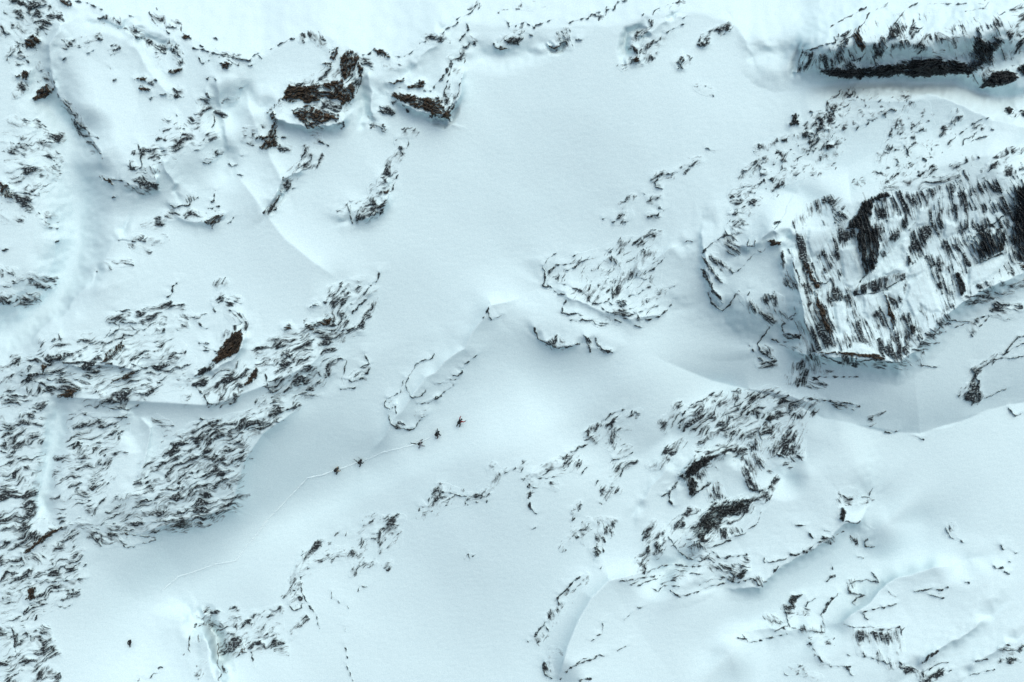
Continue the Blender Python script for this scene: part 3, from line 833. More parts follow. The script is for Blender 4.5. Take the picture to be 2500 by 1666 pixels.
r.65,10 510,930 540,920 580,950 630,910 650,950 600,970 540,975
q10 465,810 490,850 520,890
q7 620,770 660,790 730,790
c.25,30,16 700,830 760,840
c.3,30,16 560,830 600,870
c.4,40,14 790,870 830,850
@rock_outcrop|rock outcrop|18,4|columned rocks on the snow directly below the left corner of the big cliff
T21
r.6,-72 720,1040 750,960 820,930 860,960 850,1050 820,1085 740,1070
r.65,75 870,890 930,870 940,950 970,1000 900,1000 870,950
q7 880,1070 920,1040 970,1080 990,1090
c.35,20,18 880,1070 970,1080
q7 900,1035 1000,1030 1100,1032 1215,1030
c.3,40,12 950,890 1030,925
c.2,10,14 960,1010 1020,990
@rock_spur|rock spur|14,5|dark wedge-shaped spur at the right edge, below the hollow under the big cliff
T21
s8 2210,880 2260,810 2310,760 2352,750 2430,740
r.6,-50 1910,1160 1960,1090 2000,980 2090,940 2150,880 2140,920 2050,980 2040,1090 2050,1180 2000,1215 1960,1170
s13 2000,985 2040,1060 2050,1190
s15 1970,1140 2000,1215
s6 2050,970 2150,910 2352,890
s6 2060,1185 2120,1160 2230,1110
q7 1905,1165 1960,1095
q4 2210,880 2290,830 2352,800
@rock_outcrop|rock outcrop|9,5|small stones on the bright crest at the right edge, below the wedge-shaped spur
T21
s10 2245,1250 2290,1300
q6 2290,1300 2330,1285
@rock_outcrop|rock outcrop|16,3.2|curling folded rock layers at the head of the lower right outcrop
T21
u.22,-40 0,1300 150,1190 360,1130 600,1100 900,1180 830,1570 120,1570 0,1400
T21
q6 0,1290 70,1220 150,1190 220,1140
r0.43,-45 0,1290 150,1190 230,1135 270,1145 190,1250 120,1330 0,1400
r0.54,-50 190,1300 250,1210 340,1130 380,1125 390,1170 310,1190 280,1260 240,1300
s6 345,1130 385,1130 380,1180 360,1220 390,1260
r0.51,-35 390,1250 480,1160 590,1105 650,1120 690,1140 600,1130 500,1190 440,1250
r0.49,-25 420,1290 560,1200 720,1170 760,1200 700,1240 560,1290 440,1300
r0.55,-40 620,1310 740,1210 860,1180 900,1170 960,1190 800,1240 700,1320 640,1360
q7 860,1180 950,1190 1040,1200 1200,1225
r0.37,-60 880,1200 940,1200 910,1290 890,1280
r0.51,-40 1290,1320 1380,1280 1330,1310 1310,1360 1290,1360
q6 1040,1205 1120,1240 1180,1260
c.3,20,12 1060,1220 1170,1250
q6 1180,1240 1220,1230
r0.55,-38 120,1480 180,1400 300,1290 350,1300 320,1410 450,1390 580,1340 640,1370 600,1440 500,1500 400,1460 250,1430 150,1510
r0.59,80 470,1420 560,1330 580,1420 530,1530 480,1520
r0.55,-62 600,1540 660,1450 760,1390 830,1360 800,1400 830,1480 820,1575 620,1575
r0.45,-25 120,1575 240,1500 420,1500 440,1550 400,1575
k.85,0 580,1310 620,1300 610,1340 585,1335
c.3,-60,28 700,1420 760,1300 830,1290
T11
r0.51,-50 2190,1350 2220,1310 2300,1290 2290,1330 2220,1390 2240,1410
r0.49,-40 2270,1265 2300,1220 2335,1215 2320,1250 2290,1270
q9 2330,1380 2350,1290
r0.49,-45 2220,1568 2260,1510 2352,1450 2352,1500 2280,1568
@stone|stone|8,5|small stone under the rounded cornice at the lower edge of the hollow
T21
s10 1390,1410 1440,1420 1490,1400
s9 1600,1440 1630,1455 1660,1460
@rock_outcrop|rock outcrop|16,3.2|roof-shaped dark slab with a square block below it, in the lower right outcrop
T22
k.85,-42 -15,170 55,78 140,15 270,-8 185,52 75,140 25,178
T22
r0.71,-42 0,150 60,60 140,0 290,0 180,60 60,150 30,180
k.75,78 30,180 70,165 110,200 90,260 60,285
s13 65,285 130,240 195,195
r0.44,70 90,130 160,110 170,180 110,190
r0.55,78 170,240 240,200 290,290 270,320 220,300 180,310
s6 230,90 245,110
T12
k.8,-45 2320,150 2360,110 2360,190
s11 2330,170 2280,240 2210,290
s13 2260,260 2260,320 2290,360
r0.49,-45 2110,80 2150,50 2200,60 2240,0 2260,20 2200,90 2150,100
@rock_outcrop|rock outcrop|16,3.2|twisted dark rocks right of the roof-shaped slab in the lower right outcrop
T22
r0.67,65 380,40 420,30 470,70 490,0 530,30 560,60 510,110 490,190 540,250 480,250 440,180 420,100
r0.69,50 640,0 820,0 830,30 760,30
c.15,10,24 620,85 730,70
q9 440,180 460,235 530,255
@rock_band|rock band|16,3.2|long slanting band of finely layered dark rock in the lower right outcrop
T22
k.62,-38 60,540 130,440 250,350 380,315 490,295 420,370 300,430 200,510 130,600
T22
u.18,-42 0,420 300,330 650,170 600,300 440,420 220,650 40,650 -100,600
T22
r0.64,-55 520,280 600,230 660,160 640,220 580,300 520,310
q8 460,240 530,250 600,230 660,165
r0.61,-38 40,560 120,430 240,340 380,310 500,290 540,270 600,280 540,340 440,400 400,450 330,490 220,520 190,630 140,650 110,600 60,650 40,600
r0.59,-45 0,420 60,370 90,380 30,440
r0.59,78 240,500 300,500 310,580 270,580
r0.44,60 330,500 390,530 370,550 340,540
q5 330,580 430,540 520,470 540,400
r0.69,78 60,580 110,600 160,650 60,650
T12
r0.55,-50 2090,590 2100,500 2160,460 2150,500 2190,480 2130,540 2110,600
r0.61,-50 2150,620 2180,540 2250,510 2290,470 2352,420 2352,480 2290,540 2250,570 2200,640 2170,700
s7 2255,570 2300,630 2352,700
k.55,-60 2170,700 2190,620 2240,590 2200,660
@rock_outcrop|rock outcrop|16,3.2|thin wavy strata lines at the tip of the spur, below the long slanting rock band
T22
q6 0,690 60,720 120,740 190,680
q6 0,770 140,770 190,740
q7 190,650 260,720 340,700 450,690
q6 200,640 330,590
r0.45,30 160,750 250,770 380,770 460,720 430,790 370,850 340,870 270,810
k.75,-45 370,850 430,790 450,795 400,860
q8 270,840 370,885 490,850 530,905 590,870 660,770
r0.74,60 490,850 520,840 540,900 510,890
q6 0,835 60,815 140,830
q5 120,895 200,860 270,855
q5 0,975 100,950 180,910 310,885
s6 565,710 565,745 620,740 715,715
c.25,20,30 60,700 200,700
T12
r0.64,-50 2035,780 2040,730 2090,680 2100,640 2120,690 2090,740 2080,810 2050,805
q7 2085,815 2160,790 2210,765 2352,760
q6 1925,875 2020,860 2110,845 2200,830
r0.37,-10 1930,870 2100,840 2030,880
q5 2040,905 2090,880 2180,850
q5 2140,920 2180,945 2220,900 2330,910
q5 2270,940 2340,985
c.25,-15,18 2220,860 2352,815
@rock_outcrop|rock outcrop|9,4|small rocks along the cornice edge of the snow spur in the lower right
T22
s12 750,690 800,685
q5 830,680 930,610 1030,570 1110,530
c.4,-30,10 860,660 910,640
r.5,50 970,580 1000,560 1050,570 1010,610
q8 870,540 905,575
s7 980,522 1015,530
q5 770,485 850,490
@rock_outcrop|rock outcrop|12,4|snow-capped block with a dark left side, on the edge of the lower right spur
T22
k.85,75 1085,450 1095,370 1110,370 1130,460 1100,460
s6 1130,460 1200,475 1225,460
r.42,40 1070,330 1080,265 1100,290 1150,300 1200,330 1160,320
c.3,30,14 1155,255 1200,275
c.3,-20,10 1230,340 1300,290
q5 1275,300 1310,235
@rock_outcrop|rock outcrop|10,4|faint thin slanting rock edge on the open snow near the right edge
T22
c.35,80,10 1185,570 1190,610
s9 1280,580 1255,600 1265,630 1320,635
s6 1030,770 1035,790
s9 1050,835 1020,845 1000,875
q5 1195,700 1250,715
s5 1815,505 1830,550 1865,580
q5 1900,585 1940,610
c.1,60,18 1830,530 1860,500
@rock_outcrop|rock outcrop|9,4|pair of small dark stones near the right edge, right of the arched ledge
T22
s11 2195,630 2210,655
q5 2260,660 2310,680
s7 2250,735 2262,738
s10 2140,765 2170,785 2205,778
s10 2220,805 2250,818
s7 1950,878 1975,885
@rock_ledge|rock ledge|14,4|arched dark ledge over a small shadowed hollow in the lower right
T22
s9 1350,880 1280,865 1200,870 1150,890 1140,930 1160,945
s5 1300,810 1330,845 1350,870
s9 1150,950 1200,958 1260,970
s9 1260,970 1200,990 1170,1020 1190,1040
c.4,50,14 1160,890 1150,930
@rock_outcrop|rock outcrop|14,4|long curved rock edge with small ledges left of the arched ledge
T22
s11 1070,960 1020,1010 980,1070 955,1105
q9 1060,975 1010,1000 975,1070
s4 960,1110 970,1150 985,1190
s10 915,990 870,1015 850,1040
k.6,10 735,1000 750,970 830,965 790,1000 760,1040 740,1020
r.65,10 700,1040 760,1040 750,1110 715,1110 700,1070
s6 705,1040 715,1110 740,1190
q6 740,1190 830,1210 980,1225
c.3,80,10 830,1205 970,1225
r.45,60 570,1110 600,1120 660,1100 660,1150 610,1150 635,1215 600,1160
s5 635,1215 720,1180
s8 385,1262 440,1270
s5 415,1240 450,1295
q6 450,1295 550,1275 700,1240
c.4,-10,9 810,1092 870,1088
q7 700,1190 720,1240
@rock_outcrop|rock outcrop|12,4|dotted ledge on the crest above the hanging columns in the lower right
T22
q6 1240,1090 1300,1070 1390,1050 1480,1030
s10 1375,1050 1390,1055
s9 1240,1095 1280,1140
q6 1420,950 1470,980
q7 1600,945 1690,930 1720,920
q6 1720,930 1770,935 1830,915
s8 1690,965 1770,985 1800,985
@cliff|cliff|20,4|grey hanging columns of rock under the lower right snow crest
T22
q6 1110,1170 1180,1190 1300,1190 1350,1210 1500,1185
s8 1530,1190 1505,1225
r.52,80 1170,1200 1240,1210 1280,1250 1230,1290 1250,1370 1220,1370 1200,1280
r.52,78 1310,1230 1360,1250 1350,1330 1400,1430 1370,1430 1330,1350
r.55,80 1400,1250 1440,1340 1430,1400 1450,1470 1430,1470 1410,1380
q7 1250,1390 1340,1410 1420,1440
c.3,80,24 1480,1280 1490,1350
r.2,80 1240,1220 1500,1200 1480,1300 1260,1300
c.3,10,14 1330,1215 1430,1205
@rock_outcrop|rock outcrop|12,4|faint half-buried rock rim left of the hanging columns near the bottom edge
T22
q6 880,1300 920,1370 970,1430 1020,1460 1160,1460
q6 1120,1460 1180,1530
c.5,60,12 940,1400 975,1440
r.45,20 810,1460 850,1470 830,1500 900,1540 960,1540 850,1520
c.15,10,16 730,1480 790,1480
c.12,-20,20 890,1290 1010,1275
s5 1140,1375 1155,1385
@rock_outcrop|rock outcrop|14,5|jumble of dark jagged rocks at the bottom edge, lower right
T22
k.72,-45 1640,1440 1690,1385 1750,1345 1760,1355 1700,1410 1670,1450
s6 1700,1480 1760,1440 1830,1430
q8 1500,1430 1520,1450
r.5,40 1510,1450 1600,1460 1660,1490 1680,1575 1600,1510 1530,1490
r.62,-30 1660,1490 1720,1520 1800,1490 1810,1510 1740,1560 1690,1600
s10 1840,1495 1850,1485
r.5,40 1650,1540 1720,1560 1760,1640 1680,1640
@rock_ledge|rock ledge|10,4|small dashes of rock in the bottom right corner
T22
s7 2020,1425 2100,1410
q7 2190,1350 2300,1350 2352,1320
c.35,20,14 2200,1350 2300,1360 2352,1330
c.3,20,14 2200,1420 2310,1410
q5 1980,1520 2060,1500 2150,1480
q6 2230,1310 2260,1318
@rock_outcrop|rock outcrop|12,5|streaky low rocks at the left edge halfway down
T01
c.5,60,10 0,280 10,320
c.4,10,14 40,312 100,305
q6 20,160 60,150
r.42,8 90,370 220,330 320,330 390,350 380,400 320,420 200,400
c.3,0,14 0,390 40,390
r.38,-8 -60,460 60,460 150,470 290,450 270,500 210,540 100,540 -60,545
q7 320,420 385,395
@rock_outcrop|rock outcrop|20,4|upper dark ledges above the wide streaked rock band on the left
T01
u.14,-12 740,600 1000,540 1300,540 1320,680 1000,760 760,760
T01
q8 1215,385 1185,410 1185,450 1155,480
c.45,-30,16 1500,395 1550,388
r.5,-30 1460,510 1530,465 1530,490 1480,515
c.3,30,16 1570,520 1640,500
s8 1470,560 1480,590
r.5,-12 980,570 1080,550 1160,520 1190,540 1270,550 1260,570 1180,550 1050,570
r.62,-8 740,630 800,610 890,605 890,630 820,655 770,650
s6 820,655 890,658 960,660
q5 800,578 870,575
r.52,-20 900,650 950,590 1100,580 1100,640 1000,660
r.5,-40 1150,640 1190,620 1190,650
r.42,20 1200,620 1300,600 1290,670 1230,660
r.62,0 1320,620 1410,610 1350,630
q8 1370,660 1400,700 1420,700
r.46,-20 980,740 1040,700 1150,690 1120,710 1030,735
c.22,10,18 1200,710 1270,690
s8 750,655 820,670 820,700 750,750
c.3,40,20 1580,600 1660,640
q7 1580,570 1640,590 1690,650
r.4,-10 1080,680 1200,670 1220,690 1100,712
@rock_band|rock band|20,4|dark broken ledges and small brown walls at the left end of the wide streaked band
T01
u.2,-18 0,880 160,880 420,760 760,700 1150,680 1350,900 1300,1090 1050,1150 900,1260 600,1220 280,1160 0,1220
T01
s9 400,740 420,780
q6 340,800 380,770
q6 530,785 580,785
c.3,-30,14 290,795 400,760
b.62,-48 700,930 720,880 760,840 840,780 860,820 820,880 740,930
r.35,-50 640,890 700,820 700,870 670,900
r.4,-20 930,890 1000,860 1130,830 1120,850 1000,880
r.6,0 160,930 220,890 270,910 350,890 420,900 420,930 300,930
k.6,-50 350,880 420,870 430,900 370,920
s13 430,935 560,930 700,935
q7 500,910 560,880
r.68,-30 0,960 50,950 90,900 120,890 110,940 40,980
r.42,-40 0,1070 60,1000 110,1010 40,1060
q10 190,1000 200,960 240,940
b.8,-70 280,990 290,940 330,960 300,1005
s8 150,1000 180,1020 260,1010 350,1010 460,1000
r.5,-10 450,1010 560,1010 640,960 700,970 690,1000 600,1050 500,1030
r.55,5 280,1080 330,1050 420,1040 560,1060 620,1080 550,1130 450,1150 340,1110
q8 140,1020 200,1050 300,1080
b.75,5 380,1150 430,1140 520,1090 540,1120 490,1170 410,1180
r.7,-50 150,1110 220,1090 270,1070 270,1130 200,1150
r.58,0 10,1170 150,1180 220,1150 250,1160 200,1200 100,1220 20,1200
b.75,-25 750,1070 800,1040 930,990 920,1020 840,1050 760,1080
r.42,-10 700,970 900,950 1000,960 1200,940 1210,1000 1120,1010 1040,980 880,970
r.42,-10 1200,1080 1230,1030 1310,1060 1230,1090
r.36,-20 620,1090 720,1140 860,1120 1000,1080 1100,1070 1050,1130 900,1250 760,1240 580,1200 700,1180
b.5,-20 860,1130 920,1090 920,1110 880,1140
q6 700,1230 780,1250 890,1255 1000,1200
r.3,-40 1270,1160 1320,1160 1270,1230
q7 640,1000 700,940 770,940
q6 900,940 1000,970 1090,950 1200,910
q6 920,1140 1000,1150 1120,1080
r.35,-30 1100,960 1200,900 1270,840 1270,900 1200,960
@crag|crag|18,4|bare olive-brown rock face between snow chutes in the wide streaked rock band on the left
T01
b.95,-50 1460,930 1520,830 1600,730 1660,700 1670,760 1640,860 1580,890 1490,940
r.6,-50 1590,700 1690,660 1700,690 1640,715
c.45,-40,16 1530,760 1590,730
s9 1690,650 1700,670 1690,700
k.6,-40 1340,1030 1400,970 1480,930 1470,970 1400,1010
r.6,-30 1310,1080 1400,1030 1430,1050 1360,1110
q6 1370,795 1440,800
q6 1380,850 1440,848
q6 1400,820 1500,860
@rock_spur|rock spur|16,4|rounded streaky spur with a brown right edge, just below the olive-brown face
T01
r.46,-35 1400,1150 1480,1020 1640,930 1700,960 1740,1000 1680,1090 1620,1190 1560,1220 1430,1220
b.86,-50 1670,1090 1720,1030 1770,960 1780,990 1760,1040 1710,1090
r.5,-20 1770,960 1830,930 1860,900 1900,930 1850,970
q7 1330,1080 1400,1150 1430,1220
q6 1440,1215 1560,1222 1630,1200
c.4,-30,14 1260,1040 1310,1070
@rock_band|rock band|18,4|right end of the wide streaked rock band, a ragged prow beside the couloir
T01
u.24,-25 1730,780 2050,700 2330,420 2360,760 2300,1020 2100,1180 1850,1260 1750,1000
T01
r.45,-20 1730,840 1800,790 1900,760 2050,720 2180,740 2360,710 2360,760 2250,820 2100,860 1900,860 1760,890
b.6,-15 2100,670 2180,650 2280,620 2310,650 2200,680 2150,720 2100,700
r.6,-15 2050,700 2150,690 2300,660 2350,690 2200,740 2080,720
b.7,-20 1940,690 1990,670 2020,700 1960,710
r.42,-48 2260,420 2360,400 2360,740 2280,740 2300,650 2270,560
k.5,10 2130,545 2170,520 2195,540 2160,548
q7 2230,520 2280,510
r.56,-32 1850,1110 1900,1050 2000,1000 2110,1030 2080,1080 1980,1120 1880,1140
r.42,-20 1980,960 2100,940 2200,960 2150,1010 2050,1020
r.36,-40 2230,940 2330,910 2310,1010 2260,1030
r.36,-30 2150,1080 2250,1050 2230,1090
q6 1830,1010 1840,1100 1880,1140
q8 1910,940 1970,950 2010,935
r.38,-20 1870,1180 2060,1150 2200,1150 2060,1180 1920,1250 1870,1250
r.42,-50 1770,1210 1830,1170 1840,1220
r.3,-20 1900,860 2180,830 2200,900 1990,920
q6 2190,1000 2220,1040 2260,1030
T11
r.42,-32 -5,400 60,370 150,345 140,370 60,410 -5,420
q11 265,315 250,360 210,400
r.7,-50 -5,490 50,480 40,540 -5,590
r.42,-35 30,480 100,420 150,440 240,430 230,470 150,480 100,520
q13 190,480 120,540 80,590
r.52,-48 150,580 250,510 220,560 170,610 190,600 120,690
r.65,-60 -5,680 30,620 50,650 30,690
q9 0,715 80,700 150,680
r.5,-15 -5,710 160,700 150,730 40,730
s8 160,870 175,910 195,940 135,965
q8 190,980 150,1040 80,1060 20,1045
r.36,-35 80,1020 190,970 170,1040 60,1060
q5 0,905 40,920 20,990 5,1040 20,1080
q6 0,1115 50,1110 100,1105
r.3,-50 0,420 80,420 100,480 0,480
@rock_band|rock band|18,4|lower slanting streaked rock band on the left, its bottom edge above the couloir floor
T01
u.27,-27 1000,1560 1300,1360 2000,1190 2060,1240 1750,1500 1650,1860 1400,2080 700,2080 600,1990 900,1830 1000,1600
T01
r.52,-27 1310,1370 1560,1330 1700,1290 1850,1240 2000,1190 2060,1230 1900,1310 1750,1370 1600,1440 1450,1470 1280,1500 1200,1460
r.42,-30 1050,1575 1150,1490 1300,1440 1500,1400 1700,1400 1950,1340 1870,1390 1720,1440 1720,1500 1680,1575
q6 1700,1390 1850,1350 1950,1335
q8 1500,1440 1650,1370 1850,1300 2060,1230
c.15,10,26 1080,1330 1150,1380
q6 1380,1320 1430,1335
T02
r.52,-28 950,60 1020,40 1120,30 1250,-5 1680,-5 1700,40 1640,70 1560,80 1450,50 1300,50 1200,60 1000,80
r.36,-30 960,130 1120,60 1180,50 1100,110 990,150
r.52,-25 1260,170 1300,120 1450,80 1560,90 1670,140 1640,190 1480,210 1380,250 1300,230
c.3,-20,18 1000,190 1060,165
r.52,-14 800,300 900,280 1060,260 1180,200 1290,190 1260,250 1150,290 1050,320 960,310 840,330
r.46,-22 1040,330 1180,290 1300,260 1450,220 1500,220 1330,290 1200,330 1080,360
r.46,-13 970,390 1100,380 1250,370 1400,350 1550,300 1640,250 1700,280 1650,370 1530,420 1400,510 1160,520 1050,530 830,520 700,500 900,470 990,440
k.45,-25 1160,520 1250,440 1400,470 1400,500
r.35,15 580,520 680,530 800,530 860,600 760,620 690,630 650,590
q6 840,610 870,645 890,640 1070,590 1060,560
q6 830,540 950,560 1070,570
q6 560,500 640,560 700,630
b.6,-50 850,540 880,540 870,560
@rock_band|rock band|18,4|layered streaked rocks right of the short side gully on the lower left
T01
u.18,-22 480,1280 900,1300 880,1560 750,1800 560,2030 360,1980 400,1560
T01
r.42,-15 490,1370 560,1340 720,1310 820,1330 800,1370 640,1370 520,1400
r.56,-25 660,1500 740,1440 800,1410 770,1460 690,1500
r.42,-30 410,1575 480,1520 540,1480 560,1500 700,1520 750,1520 720,1575
q8 520,1290 545,1260
q6 580,1290 680,1320 750,1310 870,1305
T02
r.46,-20 390,30 480,-5 600,-5 640,30 520,50 430,40
c.4,-70,12 645,70 690,40
r.38,-15 370,110 420,100 550,110 600,70 540,130 380,155
r.5,-30 360,310 420,250 490,200 560,190 540,220 440,260 420,300 370,315
r.46,-20 470,300 520,240 620,240 640,280 560,310
r.42,-20 370,440 440,420 440,450 380,460
r.5,-25 590,370 650,330 740,320 800,290 740,350 700,390 620,400
c.3,-30,20 630,190 740,140
r.5,0 450,480 520,470 600,450 620,480 520,495
c.3,-40,26 640,220 720,210
@rock_band|rock band|18,4|streaked rocks at the left edge, left of the short side gully
T01
u.22,-22 -60,1230 310,1200 310,1530 250,1900 340,2080 0,2200 -60,2200
T01
r.52,-20 130,1290 240,1270 230,1310 150,1310
r.62,-35 230,1240 310,1200 310,1240
r.38,-5 30,1350 150,1320 310,1330 300,1380 120,1360
r.52,-40 40,1450 150,1380 200,1400 270,1420 280,1470 230,1500 100,1530 60,1500
q6 200,1250 260,1230
T02
r.4,20 160,80 280,60 250,100 170,110
r.52,-50 200,190 230,130 270,160 260,210 220,210
r.56,-22 -60,240 120,240 250,240 240,290 250,380 240,420 160,470 -60,500
r.42,-22 -60,470 200,460 270,510 340,530 300,600 200,660 60,670 -60,660
b.8,-32 160,670 250,600 320,540 420,490 440,500 340,570 240,640 180,680
r.5,-20 340,520 430,490 520,480 600,470 560,500 440,510
r.4,-22 0,500 150,480 260,540 100,600 0,600
@rock_band|rock band|16,4|layered rock tongue at the lower left, below the diagonal brown dyke
T02
u.18,-22 -60,680 250,660 560,560 600,860 530,1000 300,1100 -60,1160
T02
r.46,-30 460,550 520,510 550,550 480,600 400,640
r.32,-10 -60,680 160,690 190,740 50,770 -60,760
r.6,75 150,690 200,710 170,750
r.42,30 190,690 330,700 340,760 220,740
r.42,-20 350,740 450,700 570,660 550,700 520,760 530,800 490,840 430,860 300,860 380,780
r.46,-22 -60,860 80,830 240,770 360,760 280,830 100,880 -60,890
r.32,-25 250,870 420,870 590,855 540,900 500,930 530,950 540,970 480,990 380,1010 470,970 500,900 330,890
q7 250,870 330,880 450,870 590,855
q7 500,930 510,970 420,1000
b.85,-60 180,1000 200,930 240,910 240,980 210,1005
r.32,-10 30,980 130,950 170,960 60,990
s14 165,1095 195,1050 210,1025
s8 170,1090 230,1055 300,1030
r.4,-20 -60,1080 100,1130 200,1120 290,1040 260,1100 180,1130 -60,1150
q5 400,1045 460,1055 490,1035
q6 20,960 20,990
r.3,-20 330,640 430,600 500,620 380,680
@rock_band|rock band|16,4|dark blocky rocks in the bottom left corner
T02
u.22,-25 -60,1180 350,1200 410,1390 400,1640 -60,1640
T02
r.4,10 -60,1190 50,1180 90,1200 -60,1230
s14 80,1200 100,1260 105,1360
s8 120,1230 115,1300
s10 180,1220 190,1260
s8 210,1250 215,1280
r.42,30 270,1200 330,1190 350,1260 280,1240
r.46,-25 200,1330 360,1270 370,1285 240,1350
r.52,-25 100,1370 200,1340 340,1320 400,1350 410,1390 260,1450 130,1450
r.7,30 -60,1420 50,1440 -60,1460
r.52,-30 120,1490 170,1490 150,1520
r.62,-40 230,1540 290,1470 330,1450 310,1500 360,1480 400,1510 400,1640 340,1640 270,1540
r.3,-20 20,1300 80,1280 90,1400 20,1400
@rock_band|rock band|12,4|ragged rocks beside the shadowed notch at the bottom, right of the lone person
T02
u.15,-30 1370,1110 1930,1050 1980,1360 1510,1390 1440,1200
T02
r0.55,-20 1370,1110 1420,1070 1500,1085 1480,1110 1400,1140
r0.69,-10 1390,1170 1430,1150 1420,1175
r0.51,10 1440,1170 1530,1160 1520,1190
r0.45,-30 1590,1080 1620,1045 1630,1070
c.3,-10,14 1580,1125 1640,1115
r0.51,-35 1560,1230 1620,1180 1690,1140 1750,1090 1790,1110 1740,1160 1660,1190 1600,1220
r0.61,-20 1830,1100 1880,1070 1930,1050 1940,1080 1850,1110
r0.51,-40 1510,1330 1560,1270 1640,1220 1670,1280 1680,1360 1560,1390 1510,1370
b.4,-60 1640,1370 1670,1310 1680,1360
r0.47,-25 1700,1320 1780,1230 1890,1230 1900,1290 1960,1290 1980,1360 1930,1360 1850,1330 1740,1360
r0.55,-55 2000,1270 2030,1180 2090,1120 2110,1130 2050,1190
q7 1780,1290 1840,1260 1890,1240
s5 1505,1300 1500,1380 1500,1450 1530,1500
s6 1505,1550 1530,1510 1560,1500
q5 1730,1360 1740,1420 1750,1470
c.25,80,10 1510,1410 1530,1480
@rock_outcrop|rock outcrop|12,4|faint half-buried rock edge left of the shadowed notch at the bottom
T02
q7 1350,1165 1310,1240 1300,1300 1300,1340
c.2,80,14 1380,1270 1410,1320
c.25,-50,14 1360,1520 1400,1440
q4 1300,1330 1310,1370
@stone|stone|9,4|small dark ledge at the bottom edge, right of the lone crouched person
T02
s8 1090,1470 1105,1462 1120,1467
q7 1020,1550 1060,1510 1085,1505
q7 950,1562 960,1540
s5 1260,1378 1270,1372
@rock_band|rock band|12,4|thin winding rock band curving along the lower right side of the couloir
T02
u.15,-42 1950,980 2060,700 2220,590 2352,640 2500,560 2780,430 2760,640 2500,720 2250,760 2080,860 2000,980
T02
r0.47,-58 1960,970 1980,900 2020,840 2040,770 2070,700 2130,660 2220,590 2220,610 2130,690 2080,740 2060,800 2050,830 2060,900 2010,960
r0.45,-25 2040,820 2110,760 2200,700 2360,650 2360,680 2210,730 2110,790 2060,830
q5 2065,830 2080,960 2130,1040 2180,1110 2200,1200
s6 1995,1040 2020,1075 2075,1055 2080,1030
c.35,-40,12 2010,1000 2050,990
s7 2025,930 2035,933
q6 2310,560 2320,540 2340,528
q5 2070,700 2140,650 2230,590
T12
r0.49,-20 -5,690 60,670 130,650 100,680 -5,710
r0.37,-45 150,500 190,430 240,420 200,490
r0.39,-40 220,530 300,490 290,440 350,430 430,430 380,490 400,520 330,530 280,620 260,670 250,600
q6 130,650 160,590 260,570
q5 25,560 50,515
c.25,-40,10 90,550 140,520
r0.45,-50 70,830 100,770 160,735 230,755 150,760 100,820
c.35,-50,9 310,770 335,750
s6 150,490 156,485
@rock_outcrop|rock outcrop|12,4|faint long wavy trace of buried rock at the bottom edge, on smooth snow
T12
q4 115,945 130,910 180,910
s4 42,1045 50,1060
q5 25,1220 30,1190
q5 25,1310 40,1400
q5 30,1440 60,1510 80,1560
T02
s5 2280,950 2285,990
s5 2325,1000 2335,1020
@rock_band|rock band|12,4|thin grey rock edge zigzagging across the snow below the climbers, in the bottom centre
T12
u.14,-50 520,440 610,250 720,200 900,270 1050,120 1130,110 1040,260 880,330 690,400
T12
q6 520,440 540,360 600,360 610,290 660,210 700,200
r0.43,-62 600,350 640,250 690,210 690,260 660,330 620,370
q6 690,260 770,265 830,290 870,290
c.25,-40,16 680,340 750,310
q4 655,420 690,380
r0.59,-25 870,310 920,280 1000,240 1010,260 920,310
r0.51,-52 1010,250 1040,190 1080,130 1130,110 1100,150 1060,190 1030,240
q6 1120,130 1200,95
c.36,-50,9 1230,90 1270,50
c.25,-50,9 1020,100 1050,75
s6 1000,328 1008,320
@rock_band|rock band|15,4|hook-shaped rock edge at the bottom centre, left of the roof-shaped slab
T12
u.13,-30 1290,150 1480,20 1640,-20 1700,80 1400,170 1330,300 1280,300
T12
r0.55,-30 1290,150 1380,90 1480,40 1560,-5 1620,-40 1610,0 1560,40 1640,60 1580,80 1470,90 1390,110 1320,150 1310,200
q11 1310,150 1290,190 1300,260 1290,300 1300,370
s6 1295,345 1310,375 1345,410
c.3,-50,9 1600,100 1640,60
q5 1350,160 1400,165 1490,150
c.3,10,12 1440,210 1480,230
q5 1240,170 1260,175
q5 1650,140 1690,85
T11
q8 1550,1568 1640,1520 1720,1480
@rock_outcrop|rock outcrop|16,3.2|fine-lined pale rocks above the hook-shaped rock edge, left of the folded rock layers
T11
u.12,-40 1690,1440 1860,1310 2060,1250 2000,1380 1880,1540 1700,1480
T11
r0.51,-40 1685,1440 1700,1390 1790,1360 1860,1330 1890,1310 1860,1370 1790,1380 1720,1410 1750,1480 1700,1450
k.6,60 1690,1410 1710,1400 1710,1440 1692,1440
q5 1820,1330 1850,1290 1950,1255
r0.37,-30 1880,1340 1960,1300 2060,1260 1990,1310
r0.55,-75 1850,1440 1870,1360 1890,1400 1870,1500 1860,1530
c.25,-20,12 1900,1400 1970,1380
c.2,-40,40 1770,1440 1830,1400
@rock_outcrop|rock outcrop|16,3.2|two dark ledges curving down between the hook-shaped edge and the roof-shaped slab
T11
c.35,-40,14 1920,1555 1975,1525
T12
r0.59,-60 1790,240 1830,190 1850,200 1840,290 1820,300
r0.65,-42 1850,190 1870,110 1900,70 1960,60 2040,50 1970,80 1920,90 1900,150 1870,230
s9 1870,35 1920,30
q6 1850,60 1870,35
q5 1750,210 1770,180
c.3,-60,14 1870,240 1905,240
@rock_outcrop|rock outcrop|9,4|scattered dark rock patch on open snow, left of the long slanting band
T12
c.4,-50,9 1600,380 1640,340
s9 1590,450 1600,420
q5 1585,465 1610,430
c.36,-60,10 1600,520 1605,550
c.36,-60,9 1560,590 1580,580
c.36,-60,9 1520,645 1530,630
